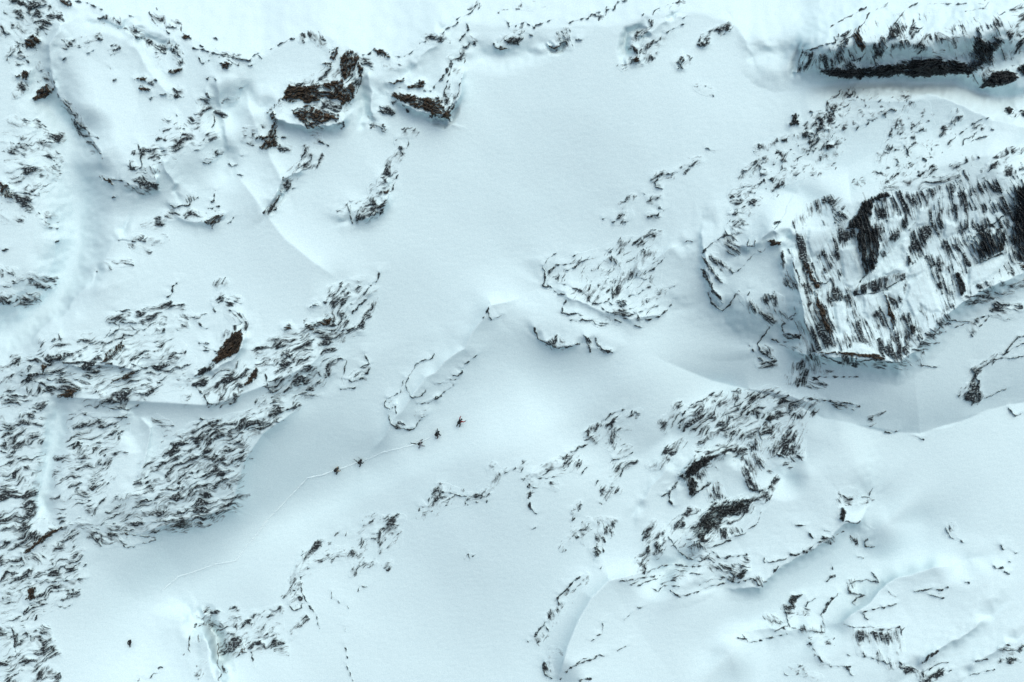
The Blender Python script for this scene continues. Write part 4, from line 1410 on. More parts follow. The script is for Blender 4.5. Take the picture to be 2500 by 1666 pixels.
r.5,-40 1650,520 1700,440 1720,470 1690,530 1670,570
r.46,70 1740,460 1820,440 1900,460 1850,500 1860,540 1800,560 1770,540 1780,500
r.5,75 1750,540 1790,540 1800,600 1760,600
k.6,75 1730,640 1760,620 1790,670 1770,700 1750,710
q6 1800,640 1805,670
s5 1660,620 1668,630
q5 1785,790 1800,770
q5 1780,335 1790,340
@rock_outcrop|rock outcrop|12,4|line of dark rocks descending left beside a bright snow crest at the bottom centre
T12
u.13,-55 1330,1300 1490,980 1640,840 1690,860 1560,1040 1450,1200 1380,1310
T12
s11 1640,845 1600,870 1565,916
s11 1560,925 1500,970 1490,1000 1500,1030
r.36,-60 1490,1010 1560,940 1540,1000 1520,1060 1500,1040
c.36,-50,10 1660,880 1688,838
q5 1590,950 1650,890
r.5,75 1425,1100 1450,1075 1500,1070 1510,1110 1460,1170 1440,1170
s11 1405,1160 1370,1200 1330,1255
r.4,70 1330,1260 1380,1230 1360,1300
q7 1410,1190 1430,1220
s6 1285,1290 1290,1295
@rock_outcrop|rock outcrop|12,4|curved rock hook at the bottom edge, left of the foot of the bright snow crest
T12
s9 1400,1430 1385,1470 1400,1510 1450,1540
r.32,60 1390,1470 1430,1450 1440,1530
c.2,10,18 1450,1360 1490,1362
q5 1430,1440 1440,1500
@rock_ledge|rock ledge|12,4|dotted rock ledge at the bottom edge climbing right from the bright snow crest
T12
q8 1510,1550 1540,1520 1580,1470 1640,1440 1730,1410 1780,1380 1810,1390
q5 1540,1500 1640,1425 1690,1400
q6 1900,1355 1930,1335 1960,1325
q6 1950,1140 1990,1100
q4 1800,1160 1795,1240 1750,1245
q5 2040,1055 2080,1050
q5 1720,1285 1740,1275
q6 1640,1555 1720,1545
@stone|stone|8,4|faint small stone alone on the smooth snow in the bottom centre
T12
q3 850,720 875,680 885,730
q3 905,705 925,690
s5 1310,515 1335,500
@rock_rib|rock rib|12,4|snow-covered rib outlined by a thin dark edge, just above the group of climbers
T11
s5 640,870 630,905 570,915 520,940 490,990 450,1050 445,1090 470,1150 490,1175 540,1165 580,1140 585,1120
q5 435,1040 415,1090 410,1140
s5 315,1180 295,1220 330,1255
b.7,-40 330,1255 370,1220 360,1240 335,1260
q5 370,1230 380,1280
q5 320,1180 390,1150
s8 330,1300 335,1350 380,1380 430,1390 470,1395 500,1385
q9 470,1395 510,1380 545,1330
r.45,30 375,1375 410,1355 430,1390
q7 525,1215 600,1210 660,1180 710,1135 770,1100 775,1085
k.6,-40 640,1185 665,1170 660,1190
q5 640,1080 730,1075
q5 730,1050 790,1050
q8 830,975 830,1015 775,1025
q7 850,940 890,920 935,880
c.3,-30,10 535,1295 585,1262
q6 550,1310 580,1300
@rock_outcrop|rock outcrop|10,4|small notched rock high on the snow-covered rib in the couloir
T11
q6 980,620 1010,570 1025,520
s7 1010,575 1035,640
q7 1035,640 1110,610
@rock_outcrop|rock outcrop|16,3.2|intricate snow-plastered rocks on the right side of the couloir, left of the folded spur
T11
u.06,-50 1400,270 1900,100 2200,40 2200,400 2250,560 2000,620 1700,530 1400,410
T11
q8 1390,270 1405,330 1390,400
s8 1388,405 1420,412 1430,400
q4 1480,180 1420,220 1390,270
q7 1430,400 1460,430 1490,460 1540,460
q7 1500,390 1560,400 1630,430 1690,470 1720,520 1780,530 1830,510 1870,540
r.3,-58 1640,430 1690,400 1780,430 1830,350 1830,420 1780,500 1740,530 1690,510
q6 1530,350 1545,300 1600,280 1650,240
q4 1480,260 1600,250 1750,210
r.36,-60 1740,300 1770,240 1850,210 1830,230 1770,260 1790,300
k.5,70 1840,215 1870,200 1860,240
r.4,-60 1900,180 1910,100 1960,80 2000,75 1970,110 1930,150
r.42,-35 2020,110 2080,60 2120,35 2200,40 2170,80 2110,80 2090,130 2040,120
c.4,60,10 1890,230 1920,200
r.42,-68 1870,500 1870,400 1920,340 1910,260 1950,250 1960,330 2010,300 2040,200 2110,170 2190,160 2110,210 2040,280 2020,340 1970,360 1940,400 1930,460
s7 1870,490 1865,410 1890,370
q9 1990,470 2030,475 2080,430
q8 2060,355 2100,360
k.5,30 1890,520 1910,500 1960,500 1970,540 1920,550
q7 1790,550 1820,580 1900,590 1990,610 2090,570 2180,540
q8 2030,600 2050,640 2130,635 2200,610 2250,570 2290,500
r.6,30 2030,600 2060,620 2050,642 2035,625
r.46,20 1880,570 1990,580 1970,610 1890,595
c.25,-40,20 2130,500 2200,440
q5 2260,420 2300,400
q4 2080,330 2160,280 2230,210
q6 1830,165 1860,170
q6 1600,205 1610,195
@rock_ledge|rock ledge|12,4|low angular ledges on the couloir snow below the intricate plastered rocks
T11
q6 1550,500 1525,550 1520,590
s9 1520,596 1570,598 1620,595
q6 1620,595 1670,610
q7 1585,640 1650,642 1740,640
s7 1660,635 1700,640
r.34,20 1740,650 1830,660 1780,680
q5 1880,635 1930,660
q6 2020,680 2070,690
c.2,20,14 1830,620 1890,640
@rock_ledge|rock ledge|12,4|sharp curved ledge like a shallow bowl, alone on the couloir snow
T11
s8 1330,690 1335,720 1360,775
s9 1360,775 1410,795 1480,830 1550,825
q7 1550,825 1640,805
r.5,50 1430,800 1480,760 1530,790 1520,825 1470,825
@rock_ledge|rock ledge|12,4|short forked ledge right of the bowl-shaped ledge on the couloir snow
T11
q9 1675,745 1700,770 1705,830 1720,855
s9 1755,765 1765,810 1800,840 1870,860
k.6,15 1770,840 1860,850 1830,865
c.3,60,10 1690,780 1720,840
@rock_outcrop|rock outcrop|12,4|pale rock hook with fine edges on the right side of the upper couloir
T10
q6 2155,1258 2190,1215 2240,1205 2300,1190
s6 2158,1262 2165,1290 2210,1300
r.3,-30 2150,1200 2300,1180 2290,1210 2210,1220 2190,1300 2155,1280
r.34,-40 2115,1380 2200,1330 2200,1360 2130,1390
q6 2120,1385 2190,1365
q7 2190,1430 2220,1450 2180,1480 2115,1495
c.45,5,8 2115,1490 2175,1498
T20
c.25,-30,14 10,1160 60,1120 120,1100
q4 160,1020 230,1045
@rock_outcrop|rock outcrop|10,4|dusting of tiny stones on the upper couloir snow, left of the pale rock hook
T10
c.22,-50,18 1940,1420 2000,1365
r.24,-50 1870,1535 1920,1460 1960,1450 2000,1480 1940,1530
s6 1800,1510 1810,1512
s5 2080,1335 2090,1338
s8 1870,1530 1880,1525
s8 1945,1525 1955,1528
'''

# ------------------------------------------------------------------ rock: cover, height and owner of every spot of the face
EXC = np.full(PX.shape, -3.0, np.float32)      # > 0 where rock breaks through the snow
DOM = np.full(PX.shape, -9.0, np.float32)      # > 0 where an outcrop has its mesh
OWN = np.full(PX.shape, -1, np.int16)
BRN = np.zeros(PX.shape, np.float32)
BUL = np.zeros(PX.shape, np.float32)
COV = np.zeros(PX.shape, np.float32)             # share of bare rock
EXR = np.full(PX.shape, -3.0, np.float32)
LEDGE = np.zeros(PX.shape, np.float32)
NET = np.zeros(PX.shape, np.float32)             # thin cracks and ledge edges that tie the rock together
ROUGH = np.zeros(PX.shape, np.float32)
GAIN = 0.74
WX = PX + 4.0 * noise(PX / 16, PY / 16, 51) + 2.0 * noise(PX / 6, PY / 6, 53)
WY = PY + 4.0 * noise(PX / 16, PY / 16, 52) + 2.0 * noise(PX / 6, PY / 6, 54)
WX2 = PX + 2.4 * noise(PX / 11, PY / 11, 55) + 1.0 * noise(PX / 4, PY / 4, 57)
WY2 = PY + 2.4 * noise(PX / 11, PY / 11, 56) + 1.0 * noise(PX / 4, PY / 4, 58)
PATCH = noise(PX / 42, PY / 34, 61) / 0.3
LEN = noise(PX / 12, PY / 12, 63) / 0.3

ITEMS = []
def parse():
    cur, T = None, (0, 0)
    for ln in TRACE.strip().splitlines():
        if ln[0] == '@':
            n, c, sc, lab = ln[1:].split('|')
            la, lc = sc.split(',')
            cur = dict(name=n, cat=c, la=float(la), lc=float(lc), label=lab, feats=[])
            ITEMS.append(cur)
        elif ln[0] == 'T':
            T = (833 * int(ln[1]), 555 * int(ln[2]))
        else:
            hd, pts = ln.split(' ', 1)
            P = [tuple(float(v) for v in q.split(',')) for q in pts.split()]
            cur['feats'].append((hd[0], [float(v) for v in hd[1:].split(',')], [(T[0] + x * .35462, T[1] + y * .35462) for x, y in P]))
parse()

def blur(a, n):
    for _ in range(3):
        for ax in (0, 1):
            p = [(0, 0), (0, 0)]; p[ax] = (n + 1, n)
            cs = np.cumsum(np.pad(a, p, 'edge'), axis=ax, dtype=np.float64)
            w = 2 * n + 1
            a = ((cs[w:] - cs[:-w]) if ax == 0 else (cs[:, w:] - cs[:, :-w])) / w
        a = a.astype(np.float32)
    return a

def put(sl, e, dom, idx, brn):
    dom = dom.astype(np.float32)
    up = dom > DOM[sl]
    OWN[sl] = np.where(up & (dom > 0), idx, OWN[sl])
    DOM[sl] = np.maximum(DOM[sl], dom)
    hit = (e > EXC[sl]) & (e > -1.2)
    BRN[sl] = np.where(hit, brn, BRN[sl])
    EXC[sl] = np.maximum(EXC[sl], e)

for idx, it in enumerate(ITEMS):
    for fi, (kind, par, pts) in enumerate(it['feats']):
        seed = 100 + idx * 7 + fi
        xs = [p[0] for p in pts]; ys = [p[1] for p in pts]
        pad = 24 + (par[2] * .36 if kind == 'c' else 0)
        sl = crop(min(xs) - pad, min(ys) - pad, max(xs) + pad, max(ys) + pad)
        px, py = PX[sl], PY[sl]
        if px.size == 0 or kind == 'w':
            continue
        if kind in 'sq':
            hw = par[0] * .35462 / 2
            d, side, oy, arc = dist_line(WX2[sl], WY2[sl], pts)
            n1 = LEN[sl]
            w = hw * (0.85 + 0.35 * n1) if kind == 's' else hw * (0.62 + 0.75 * n1)
            e = np.clip((w - d) / 0.8, -3, 3)
            put(sl, e, 8.0 - d, idx, 0.05)
            # the snow above a ledge line stands a little higher than the snow below it
            above = np.clip(-oy / (d + 1.5), 0, 1)
            BUL[sl] += 0.035 * par[0] * above * np.exp(-d / 11.0)
        else:
            if kind == 'c':
                d, _, _, _ = dist_line(WX[sl], WY[sl], pts)
                sd = par[2] * .35462 - d
            else:
                sd = sd_poly(WX[sl], WY[sl], pts)
            th = math.radians(par[1])
            ca, sa = math.cos(th), math.sin(th)
            bare = kind in 'bk'
            la, lc = it['la'], it['lc'] * (0.84 if not bare else 1.0)
            steep = abs(par[1]) >= 55
            wa = 0.28 if steep else 1.0
            wx = px + 0.95 * wa * la * noise(px / (la * 3.1), py / (la * 3.1), idx + 1) + 0.24 * wa * la * noise(px / la, py / la, idx + 3) + 0.8 * noise(px / 4.2, py / 4.2, idx + 13)
            wy = py + 0.75 * wa * la * noise(px / (la * 3.1), py / (la * 3.1), idx + 2) + 0.24 * wa * la * noise(px / la, py / la, idx + 4) + 0.8 * noise(px / 4.2, py / 4.2, idx + 14)
            a = wx * ca + wy * sa; c = -wx * sa + wy * ca
            if steep:                                    # columns broken by cross joints: every storey is shifted
                st = a / (la * 1.35) + 0.35 * noise(c / 18, a / 60, idx + 5)
                cell = np.floor(st)
                c = c + 1.6 * np.sin(cell * 12.9898) * lc * 0.5
                joint = np.exp(-((st - cell - 0.5) ** 2 - 0.25) ** 2 * 900) * 0.9
                # slabs between the joints: some swept bare, some holding snow
                bi = np.floor(c / (lc * 3.1) + 0.5 * noise(a / 70, c / 30, idx + 31))
                h1 = np.abs(np.sin(bi * 78.233 + idx) * 43758.5453) % 1
                sj = a / (la * 1.5) + h1 * 3.7 + 0.2 * noise(a / 20, c / 9, idx + 32)
                bj = np.floor(sj)
                slab = (np.abs(np.sin(bi * 12.9898 + bj * 37.719 + idx) * 43758.5453) % 1) - 0.5
                eb = c / (lc * 3.1) + 0.5 * noise(a / 70, c / 30, idx + 31) - bi
                rim = np.exp(-(np.minimum(eb, 1 - eb) / 0.10) ** 2) + 0.6 * np.exp(-(np.minimum(sj - bj, 1 - sj + bj) / 0.035) ** 2)
            # ledges: gentle snowy treads that end in a dark riser on the lower side
            ph = c / (lc * 5.2) + 0.9 * noise(a / (la * 4), c / (lc * 7), idx + 6)
            saw = ph - np.floor(ph)
            wrap = np.minimum(saw, 1 - saw) * lc * 5.2
            riser = np.exp(-(wrap / (1.6 + 1.3 * (1 + LEN[sl] * 0.5))) ** 2)
            l1 = 1 - 2.4 * np.abs(noise(a / (la * 2.6), c / (lc * 2.0), seed))
            l2 = 1 - 2.2 * np.abs(noise(a / (la * 1.1), c / (lc * 1.05), seed + 9))
            f = fbm(a / (la * 0.8), c / (lc * 0.9), seed + 4, 3, 0.65) / SD_F
            clump = fbm(a / (la * 2.4), c / (lc * 4.5), idx + 8, 2) / SD_F
            if bare:
                s = 0.9 * f + 0.25 * l1 + 0.45 * PATCH[sl]
            else:
                s = 1.15 * (riser - 0.3) + 0.85 * l1 + 0.6 * l2 + 0.20 * f + 0.66 * clump + 0.30 * PATCH[sl]
                if steep:
                    s = 0.7 * s + 0.30 * l1 + 2.1 * slab + 0.75 * rim + 0.3 * PATCH[sl]
            s = (s - s.mean()) / (s.std() + 1e-6)
            cover = np.clip(par[0] * (GAIN if not bare else 1.06), 0.02, 0.985)
            if kind == 'u':
                cov = cover * smooth(-12, 50, sd + 14 * noise(px / 40, py / 40, 91))
            elif bare:
                cov = cover * smooth(-3, 3, sd)
            else:
                cov = cover * smooth(-12, 13, sd)
            thr = quant(1 - np.clip(cov, 0.001, 0.999))
            e = np.where(sd > -14, np.clip(s - thr, -3, 3), -3).astype(np.float32)
            n1 = noise(a / (la * 2.8), c / (lc * 3.0), idx + 21)
            n2 = noise(a / (la * 1.3), c / (lc * 2.0), idx + 22)
            net = np.maximum(np.exp(-(n1 / 0.13) ** 2), 0.85 * np.exp(-(n2 / 0.15) ** 2) * smooth(-0.6, 0.8, clump))
            win = cov > COV[sl]
            NET[sl] = np.where(win, net * smooth(0.04, 0.32, cov) * smooth(-1.5, 0.5, clump + 0.6 * PATCH[sl]) * (kind != 'b'), NET[sl])
            ROUGH[sl] = np.where(win, f * (0.16 if bare else 0.0) * smooth(-2, 6, sd), ROUGH[sl])
            COV[sl] = np.where(win, cov, COV[sl])
            EXR[sl] = np.where(win, e, EXR[sl])
            LEDGE[sl] = np.where(win, ((saw - 0.5) * 0.30 if not steep else blur(slab, 1) * -0.30) * np.clip(cov / 0.35, 0, 1) * (0.8 if bare else 1), LEDGE[sl])
            put(sl, np.full(e.shape, -3, np.float32), sd + (12.0 if kind != 'u' else 6.0), idx, 0)
            BRN[sl] = np.where(win & (cov > 0.02), {'r': 0.06, 'u': 0.04, 'c': 0.05, 'b': 1.0, 'k': 0.2}[kind], BRN[sl])
            BUL[sl] += (0.0 if kind == 'u' else 0.5 if bare else 0.25) * smooth(-16, 18, sd) * min(1.0, par[0] + 0.3)

for it in ITEMS:                                  # snow slabs lying on the rock
    for kind, par, pts in it['feats']:
        if kind == 'w':
            xs = [p[0] for p in pts]; ys = [p[1] for p in pts]
            sl = crop(min(xs) - 20, min(ys) - 20, max(xs) + 20, max(ys) + 20)
            sd = sd_poly(WX2[sl], WY2[sl], pts)
            NET[sl] *= 1 - 0.85 * smooth(-5, 6, sd)
            EXR[sl] -= 2.6 * par[0] * smooth(-5, 6, sd)
            LEDGE[sl] *= 1 - 0.8 * smooth(-5, 8, sd)
            BUL[sl] += 0.35 * smooth(-2, 9, sd)

EXC = np.maximum(EXC, EXR)
ROCK = smooth(-0.30, 0.42, EXC + 0.14 * noise(PX / 3.1, PY / 3.1, 71))
# snow sifted over the rock, thicker on the upper faces
dust = smooth(0.55, 1.3, noise(PX / 5, PY / 3.5, 75) / 0.3 + 0.4 * noise(PX / 30, PY / 30, 76) / 0.3)
ROCK *= 1 - 0.5 * dust * (BRN < 0.1)
ROCK = np.maximum(ROCK, np.clip(NET * (0.85 + 0.3 * LEN), 0, 0.95))
ROCK = np.maximum(ROCK, 0.36 * smooth(-1.0, 0.1, EXC))         # rock showing faintly through a thin skin of snow


ROCK = ROCK ** 0.66
RELF = ROUGH + 0.08 * blur(NET, 1) + 0.38 * smooth(-0.3, 1.4, EXC) + 0.10 * noise(PX / 4, PY / 3, 72) * (EXC > -0.3)
INS = (OWN >= 0)
soft = blur(INS.astype(np.float32), 5)           # about 1 well inside, .5 at the rim
SNOWH = BASE + SAST + blur(BUL, 1) 
HROCK = SNOWH + blur(LEDGE, 2) + RELF + 0.015 - 0.12 * (1 - smooth(0.55, 0.75, soft))
HSNOW = SNOWH - 0.9 * smooth(0.84, 0.99, soft)

def place(px, py, h):
    """a photograph pixel unprojected to height h above the mean face -> world metres"""
    k = (DIST - h) / DIST * KPX
    x, y = (px - 1250) * k, (833 - py) * k
    return np.stack([x, y * EY[1] + h * EN[1], y * EY[2] + h * EN[2]], -1)

def sheet(name, verts, quads, mat, attrs):
    me = bpy.data.meshes.new(name)
    me.vertices.add(len(verts)); me.loops.add(quads.size); me.polygons.add(len(quads))
    me.vertices.foreach_set('co', np.ascontiguousarray(verts, np.float32).ravel())
    me.loops.foreach_set('vertex_index', np.ascontiguousarray(quads, np.int32).ravel())
    me.polygons.foreach_set('loop_start', np.arange(0, quads.size, 4, dtype=np.int32))
    me.polygons.foreach_set('use_smooth', np.ones(len(quads), bool))
    me.update(calc_edges=True)
    for k, v in attrs.items():
        at = me.attributes.new(k, 'FLOAT', 'POINT')
        at.data.foreach_set('value', np.ascontiguousarray(v, np.float32))
    me.materials.append(mat)
    ob = bpy.data.objects.new(name, me)
    COL.objects.link(ob)
    return ob

def grid_quads(ny, nx):
    i = np.arange(ny * nx, dtype=np.int32).reshape(ny, nx)
    return np.stack([i[1:, :-1], i[1:, 1:], i[:-1, 1:], i[:-1, :-1]], -1)

# ------------------------------------------------------------------ pieces of an outcrop parted by snow are things of their own: x,y in the photograph|name|category|label
EXTRA = '''
279,119|stone|stone|small dark stones close together on the right shoulder of the snow dome
156,142|stone|stone|lone tiny stone on the left rim of the smooth snow dome
279,195|stone|stone|lone tiny hooked stone in the middle of the smooth snow dome
269,168|stone|stone|tiny stone speck between the dome's right shoulder stones and its lone hooked stone
319,39|rock_outcrop|rock outcrop|small grey rock in a scoop on the ridge just right of the dome's peak
490,109|stone|stone|lone stone speck on the ridge snow, left of the dotted line of ridge stones
520,380|rock_ledge|rock ledge|short broken ledge under the fluted snow, right of the ragged ledge cluster
564,248|rock_ledge|rock ledge|row of tiny ledge bits on the fluted snow, left of the brown rock rib
590,214|stone|stone|tiny slanting stone on the fluted snow above the row of ledge bits
277,481|stone|stone|lone dark dash of stone on the snow below the solid black ledge
515,192|stone|stone|two tiny stones side by side on the snow flank right of the dome
567,403|rock_ledge|rock ledge|single small curved ledge like a smile, alone on the fluted snow
536,587|stone|stone|lone thin stone on the smooth snow, above the low curved ledges
591,426|stone|stone|thin stone dash just below the small ledge curved like a smile
351,593|rock_ledge|rock ledge|flat dark ledge pointing right, alone on the left snow flank
287,642|rock_ledge|rock ledge|short low ledge below and left of the flat dark ledge on the left flank
563,538|stone|stone|lone oblique stone at the right end of the low curved ledges
132,557|stone|stone|thin stone speck high in the lower part of the narrow gully
139,590|stone|stone|small dark stone in the middle of the narrow gully floor
234,662|stone|stone|tiny stone at the snow rim where the narrow gully bends left
1056,92|rock_outcrop|rock outcrop|snowy ridge rocks above the pointed crag, climbing up right
685,107|ridge_stones|ridge stones|short arc of stones on the rounded ridge left of the brown crag's top
524,93|stone|stone|lone stone on the ridge, left end of the dotted ridge stones
1295,13|ridge_stones|ridge stones|scatter of fine stones at the top edge above the snow-capped knob
1226,25|stone|stone|thin arched stone line above and left of the snow-capped knob
1632,19|ridge_stones|ridge stones|faint scatter of stones at the top edge right of the hooked rock
1569,35|stone|stone|lone tiny stone on the snow directly above the hooked rock
1717,216|rock_outcrop|rock outcrop|faint sprinkle of stones on plain snow below the oblong blocky outcrop
2461,390|rock_outcrop|rock outcrop|dense blocky rocks cut by the right edge, just above the big cliff
2352,392|rock_outcrop|rock outcrop|thin line of blocks left of the dense blocky rocks above the big cliff
2298,805|rock_ledge|rock ledge|short ledge line touching the lower right edge of the big cliff
1676,593|rock_outcrop|rock outcrop|small curved rock rim on snow just left of the folded spur's head
1895,546|stone|stone|small dark stone above the brown lens of the smooth snow apron
2136,1021|rock_outcrop|rock outcrop|small hooked rock on the snow lip right of the folded rock layers
2244,1069|stone|stone|small stone at the right end of the rounded cornice below the hollow
1605,1132|rock_outcrop|rock outcrop|thin slanting rock sliver left of the roof-shaped dark slab
1769,1326|rock_ledge|rock ledge|fine ledge line between the slanting band and the spur's smooth snow cap
1953,1282|stone|stone|row of tiny stones on the smooth snow cap of the lower right spur
2101,1322|rock_ledge|rock ledge|small crescent ledge on open snow below the snow-capped block
2029,1402|rock_ledge|rock ledge|small curved ledge in the shaded hollow under the lower right spur
2099,1360|stone|stone|lone stone speck in the snow below the small crescent ledge
2462,1342|stone|stone|dark slanting stone at the right edge, above the paired small stones
2361,1422|stone|stone|lone stone at the end of the faint snow crest near the right edge
2465,1370|stone|stone|tiny stone between the paired small stones and the slanting stone at right
2277,1445|rock_ledge|rock ledge|dark-lipped ledges round a small snow hollow in the lower right
1959,1641|rock_outcrop|rock outcrop|faint streaky rocks at the bottom edge below the half-buried rim
2072,1599|stone|stone|tiny stone just right of the faint half-buried rock rim
2398,1641|rock_ledge|rock ledge|broken thin ledge at the bottom edge near the right corner
2396,1612|rock_ledge|rock ledge|short flat ledge above the broken thin ledge near the right corner
13,609|stone|stone|small thin stone at the left edge, above the streaky low rocks
553,734|rock_outcrop|rock outcrop|fine broken ledges leading down to the olive-brown rock face
455,973|rock_outcrop|rock outcrop|small patch of streaks on the snow below the streaky rounded spur
462,932|stone|stone|small rock touching the left side of the streaky rounded spur
489,1634|rock_outcrop|rock outcrop|faint rock edge at the bottom, directly under the shadowed notch
338,1658|stone|stone|small stone cut by the bottom edge, below the lone crouched person
447,1596|stone|stone|tiny lone stone on the snow, left of the shadowed notch
900,1382|rock_ledge|rock ledge|soft grey fanned ledge on the snow right of the winding rock band
815,1459|rock_ledge|rock ledge|faint curl of rock on the smooth snow right of the dark basin
883,1435|rock_ledge|rock ledge|faint bent rock trace on smooth snow below the soft grey fanned ledge
842,1536|stone|stone|faint short vertical trace on the smooth snow in the bottom centre
848,1482|stone|stone|faint speck on the smooth snow below the faint bent trace
1467,1386|stone|stone|lone speck on the snow above the line of rocks descending left
1465,1229|stone|stone|lone speck on the snow above the scattered dark rock patch
1460,1545|rock_ledge|rock ledge|thin bent ledge on the bright snow right of the bottom centre crest
1428,1659|rock_ledge|rock ledge|short ledge cut by the bottom edge, right of the curved rock hook
1516,1583|rock_ledge|rock ledge|short rising ledge at the right end of the dotted ledge at bottom centre
1530,1506|rock_ledge|rock ledge|short slanting ledge high on the bright snow right of the bottom crest
1563,1482|stone|stone|tiny pale stone on the bright snow below the wavy strata lines
1301,1289|stone|stone|tiny dash of stone alone below the hook-shaped rock edge
1557,797|stone|stone|thin dash on the snow right of the low angular ledges
1735,366|stone|stone|thin stone line on the open snow left of the dark triangular rock
1472,535|stone|stone|lone stone speck left of the dusting of tiny stones in the couloir
1571,473|stone|stone|lone stone speck above the dusting of tiny stones in the couloir
'''
EXL = [ln.split('|') for ln in EXTRA.strip().splitlines()]
EXP = np.array([[float(v) for v in e[0].split(',')] for e in EXL])

def pieces(own):
    """connected pieces of the owner map"""
    lab = np.where(own >= 0, np.arange(own.size, dtype=np.int64).reshape(own.shape), -1)
    for _ in range(40):
        old = lab.copy()
        for a, o in ((lab, own), (lab.T, own.T)):
            n = a.shape[0]
            for rng_, st in ((range(1, n), -1), (range(n - 2, -1, -1), 1)):
                for i in rng_:
                    same = (o[i] == o[i + st]) & (o[i] >= 0)
                    a[i] = np.where(same, np.minimum(a[i], a[i + st]), a[i])
        if (lab == old).all():
            break
    return lab

# ------------------------------------------------------------------ materials
def new_mat(name):
    m = bpy.data.materials.new(name)
    m.use_nodes = True
    nt = m.node_tree
    return m, nt, nt.nodes['Principled BSDF']

SNOW_A, SNOW_B = (0.62, 0.835, 0.885, 1), (0.74, 0.945, 0.98, 1)

def snow_colour(nt):
    tc = nt.nodes.new('ShaderNodeTexCoord')
    n = nt.nodes.new('ShaderNodeTexNoise')
    n.inputs['Scale'].default_value = 7.0
    n.inputs['Detail'].default_value = 2.0
    nt.links.new(tc.outputs['Object'], n.inputs['Vector'])
    r = nt.nodes.new('ShaderNodeMapRange')
    r.inputs['From Min'].default_value = 0.3; r.inputs['From Max'].default_value = 0.7
    nt.links.new(n.outputs['Fac'], r.inputs['Value'])
    mx = nt.nodes.new('ShaderNodeMix'); mx.data_type = 'RGBA'
    mx.inputs['A'].default_value = SNOW_A; mx.inputs['B'].default_value = SNOW_B
    nt.links.new(r.outputs['Result'], mx.inputs['Factor'])
    bp = nt.nodes.new('ShaderNodeBump')                       # grains and small wind crust
    bp.inputs['Strength'].default_value = 0.35; bp.inputs['Distance'].default_value = 0.05
    n2 = nt.nodes.new('ShaderNodeTexNoise'); n2.inputs['Scale'].default_value = 3.2; n2.inputs['Detail'].default_value = 3.0
    nt.links.new(tc.outputs['Object'], n2.inputs['Vector'])
    nt.links.new(n2.outputs['Fac'], bp.inputs['Height'])
    nt.links.new(bp.outputs['Normal'], nt.nodes['Principled BSDF'].inputs['Normal'])
    return tc, mx.outputs['Result']

SNOW, nt, bs = new_mat('wind_packed_snow')
_, sc_ = snow_colour(nt)
nt.links.new(sc_, bs.inputs['Base Color'])
bs.inputs['Roughness'].default_value = 0.85
bs.inputs['Specular IOR Level'].default_value = 0.1

ROCKM, nt, bs = new_mat('snow_dusted_rock')
tc, sc_ = snow_colour(nt)
ar = nt.nodes.new('ShaderNodeAttribute'); ar.attribute_name = 'rock'
ab = nt.nodes.new('ShaderNodeAttribute'); ab.attribute_name = 'brown'
nz = nt.nodes.new('ShaderNodeTexNoise'); nz.inputs['Scale'].default_value = 5.0; nz.inputs['Detail'].default_value = 5.0
nt.links.new(tc.outputs['Object'], nz.inputs['Vector'])
nz2 = nt.nodes.new('ShaderNodeTexNoise'); nz2.inputs['Scale'].default_value = 1.1; nz2.inputs['Detail'].default_value = 3.0
nt.links.new(tc.outputs['Object'], nz2.inputs['Vector'])
def ramp(src, stops):
    r = nt.nodes.new('ShaderNodeValToRGB')
    r.color_ramp.elements[0].position, r.color_ramp.elements[0].color = stops[0]
    r.color_ramp.elements[1].position, r.color_ramp.elements[1].color = stops[1]
    nt.links.new(src, r.inputs['Fac'])
    return r.outputs['Color']
grey = ramp(nz.outputs['Fac'], ((0.35, (0.011, 0.018, 0.022, 1)), (0.7, (0.066, 0.083, 0.092, 1))))
brown = ramp(nz.outputs['Fac'], ((0.35, (0.020, 0.018, 0.015, 1)), (0.72, (0.135, 0.102, 0.068, 1))))
bm = nt.nodes.new('ShaderNodeMath'); bm.operation = 'MULTIPLY'
br = nt.nodes.new('ShaderNodeMapRange'); br.inputs['From Min'].default_value = 0.35; br.inputs['From Max'].default_value = 0.6
br.inputs['To Min'].default_value = 0.55
nt.links.new(nz2.outputs['Fac'], br.inputs['Value'])
nt.links.new(ab.outputs['Fac'], bm.inputs[0]); nt.links.new(br.outputs['Result'], bm.inputs[1])
rk = nt.nodes.new('ShaderNodeMix'); rk.data_type = 'RGBA'
nt.links.new(bm.outputs[0], rk.inputs['Factor']); nt.links.new(grey, rk.inputs['A']); nt.links.new(brown, rk.inputs['B'])
mx = nt.nodes.new('ShaderNodeMix'); mx.data_type = 'RGBA'
nt.links.new(ar.outputs['Fac'], mx.inputs['Factor']); nt.links.new(sc_, mx.inputs['A']); nt.links.new(rk.outputs['Result'], mx.inputs['B'])
nt.links.new(mx.outputs['Result'], bs.inputs['Base Color'])
bs.inputs['Roughness'].default_value = 0.9
bs.inputs['Specular IOR Level'].default_value = 0.12

def plain(name, col, rough=0.7, var=0.25):
    m, nt, bs = new_mat(name)
    tc = nt.nodes.new('ShaderNodeTexCoord')
    n = nt.nodes.new('ShaderNodeTexNoise'); n.inputs['Scale'].default_value = 30.0
    nt.links.new(tc.outputs['Object'], n.inputs['Vector'])
    r = nt.nodes.new('ShaderNodeValToRGB')
    r.color_ramp.elements[0].position = 0.3; r.color_ramp.elements[1].position = 0.7
    r.color_ramp.elements[0].color = tuple(c * (1 - var) for c in col) + (1,)
    r.color_ramp.elements[1].color = tuple(c * (1 + var) for c in col) + (1,)
    nt.links.new(n.outputs['Fac'], r.inputs['Fac'])
    nt.links.new(r.outputs['Color'], bs.inputs['Base Color'])
    bs.inputs['Roughness'].default_value = rough
    return m

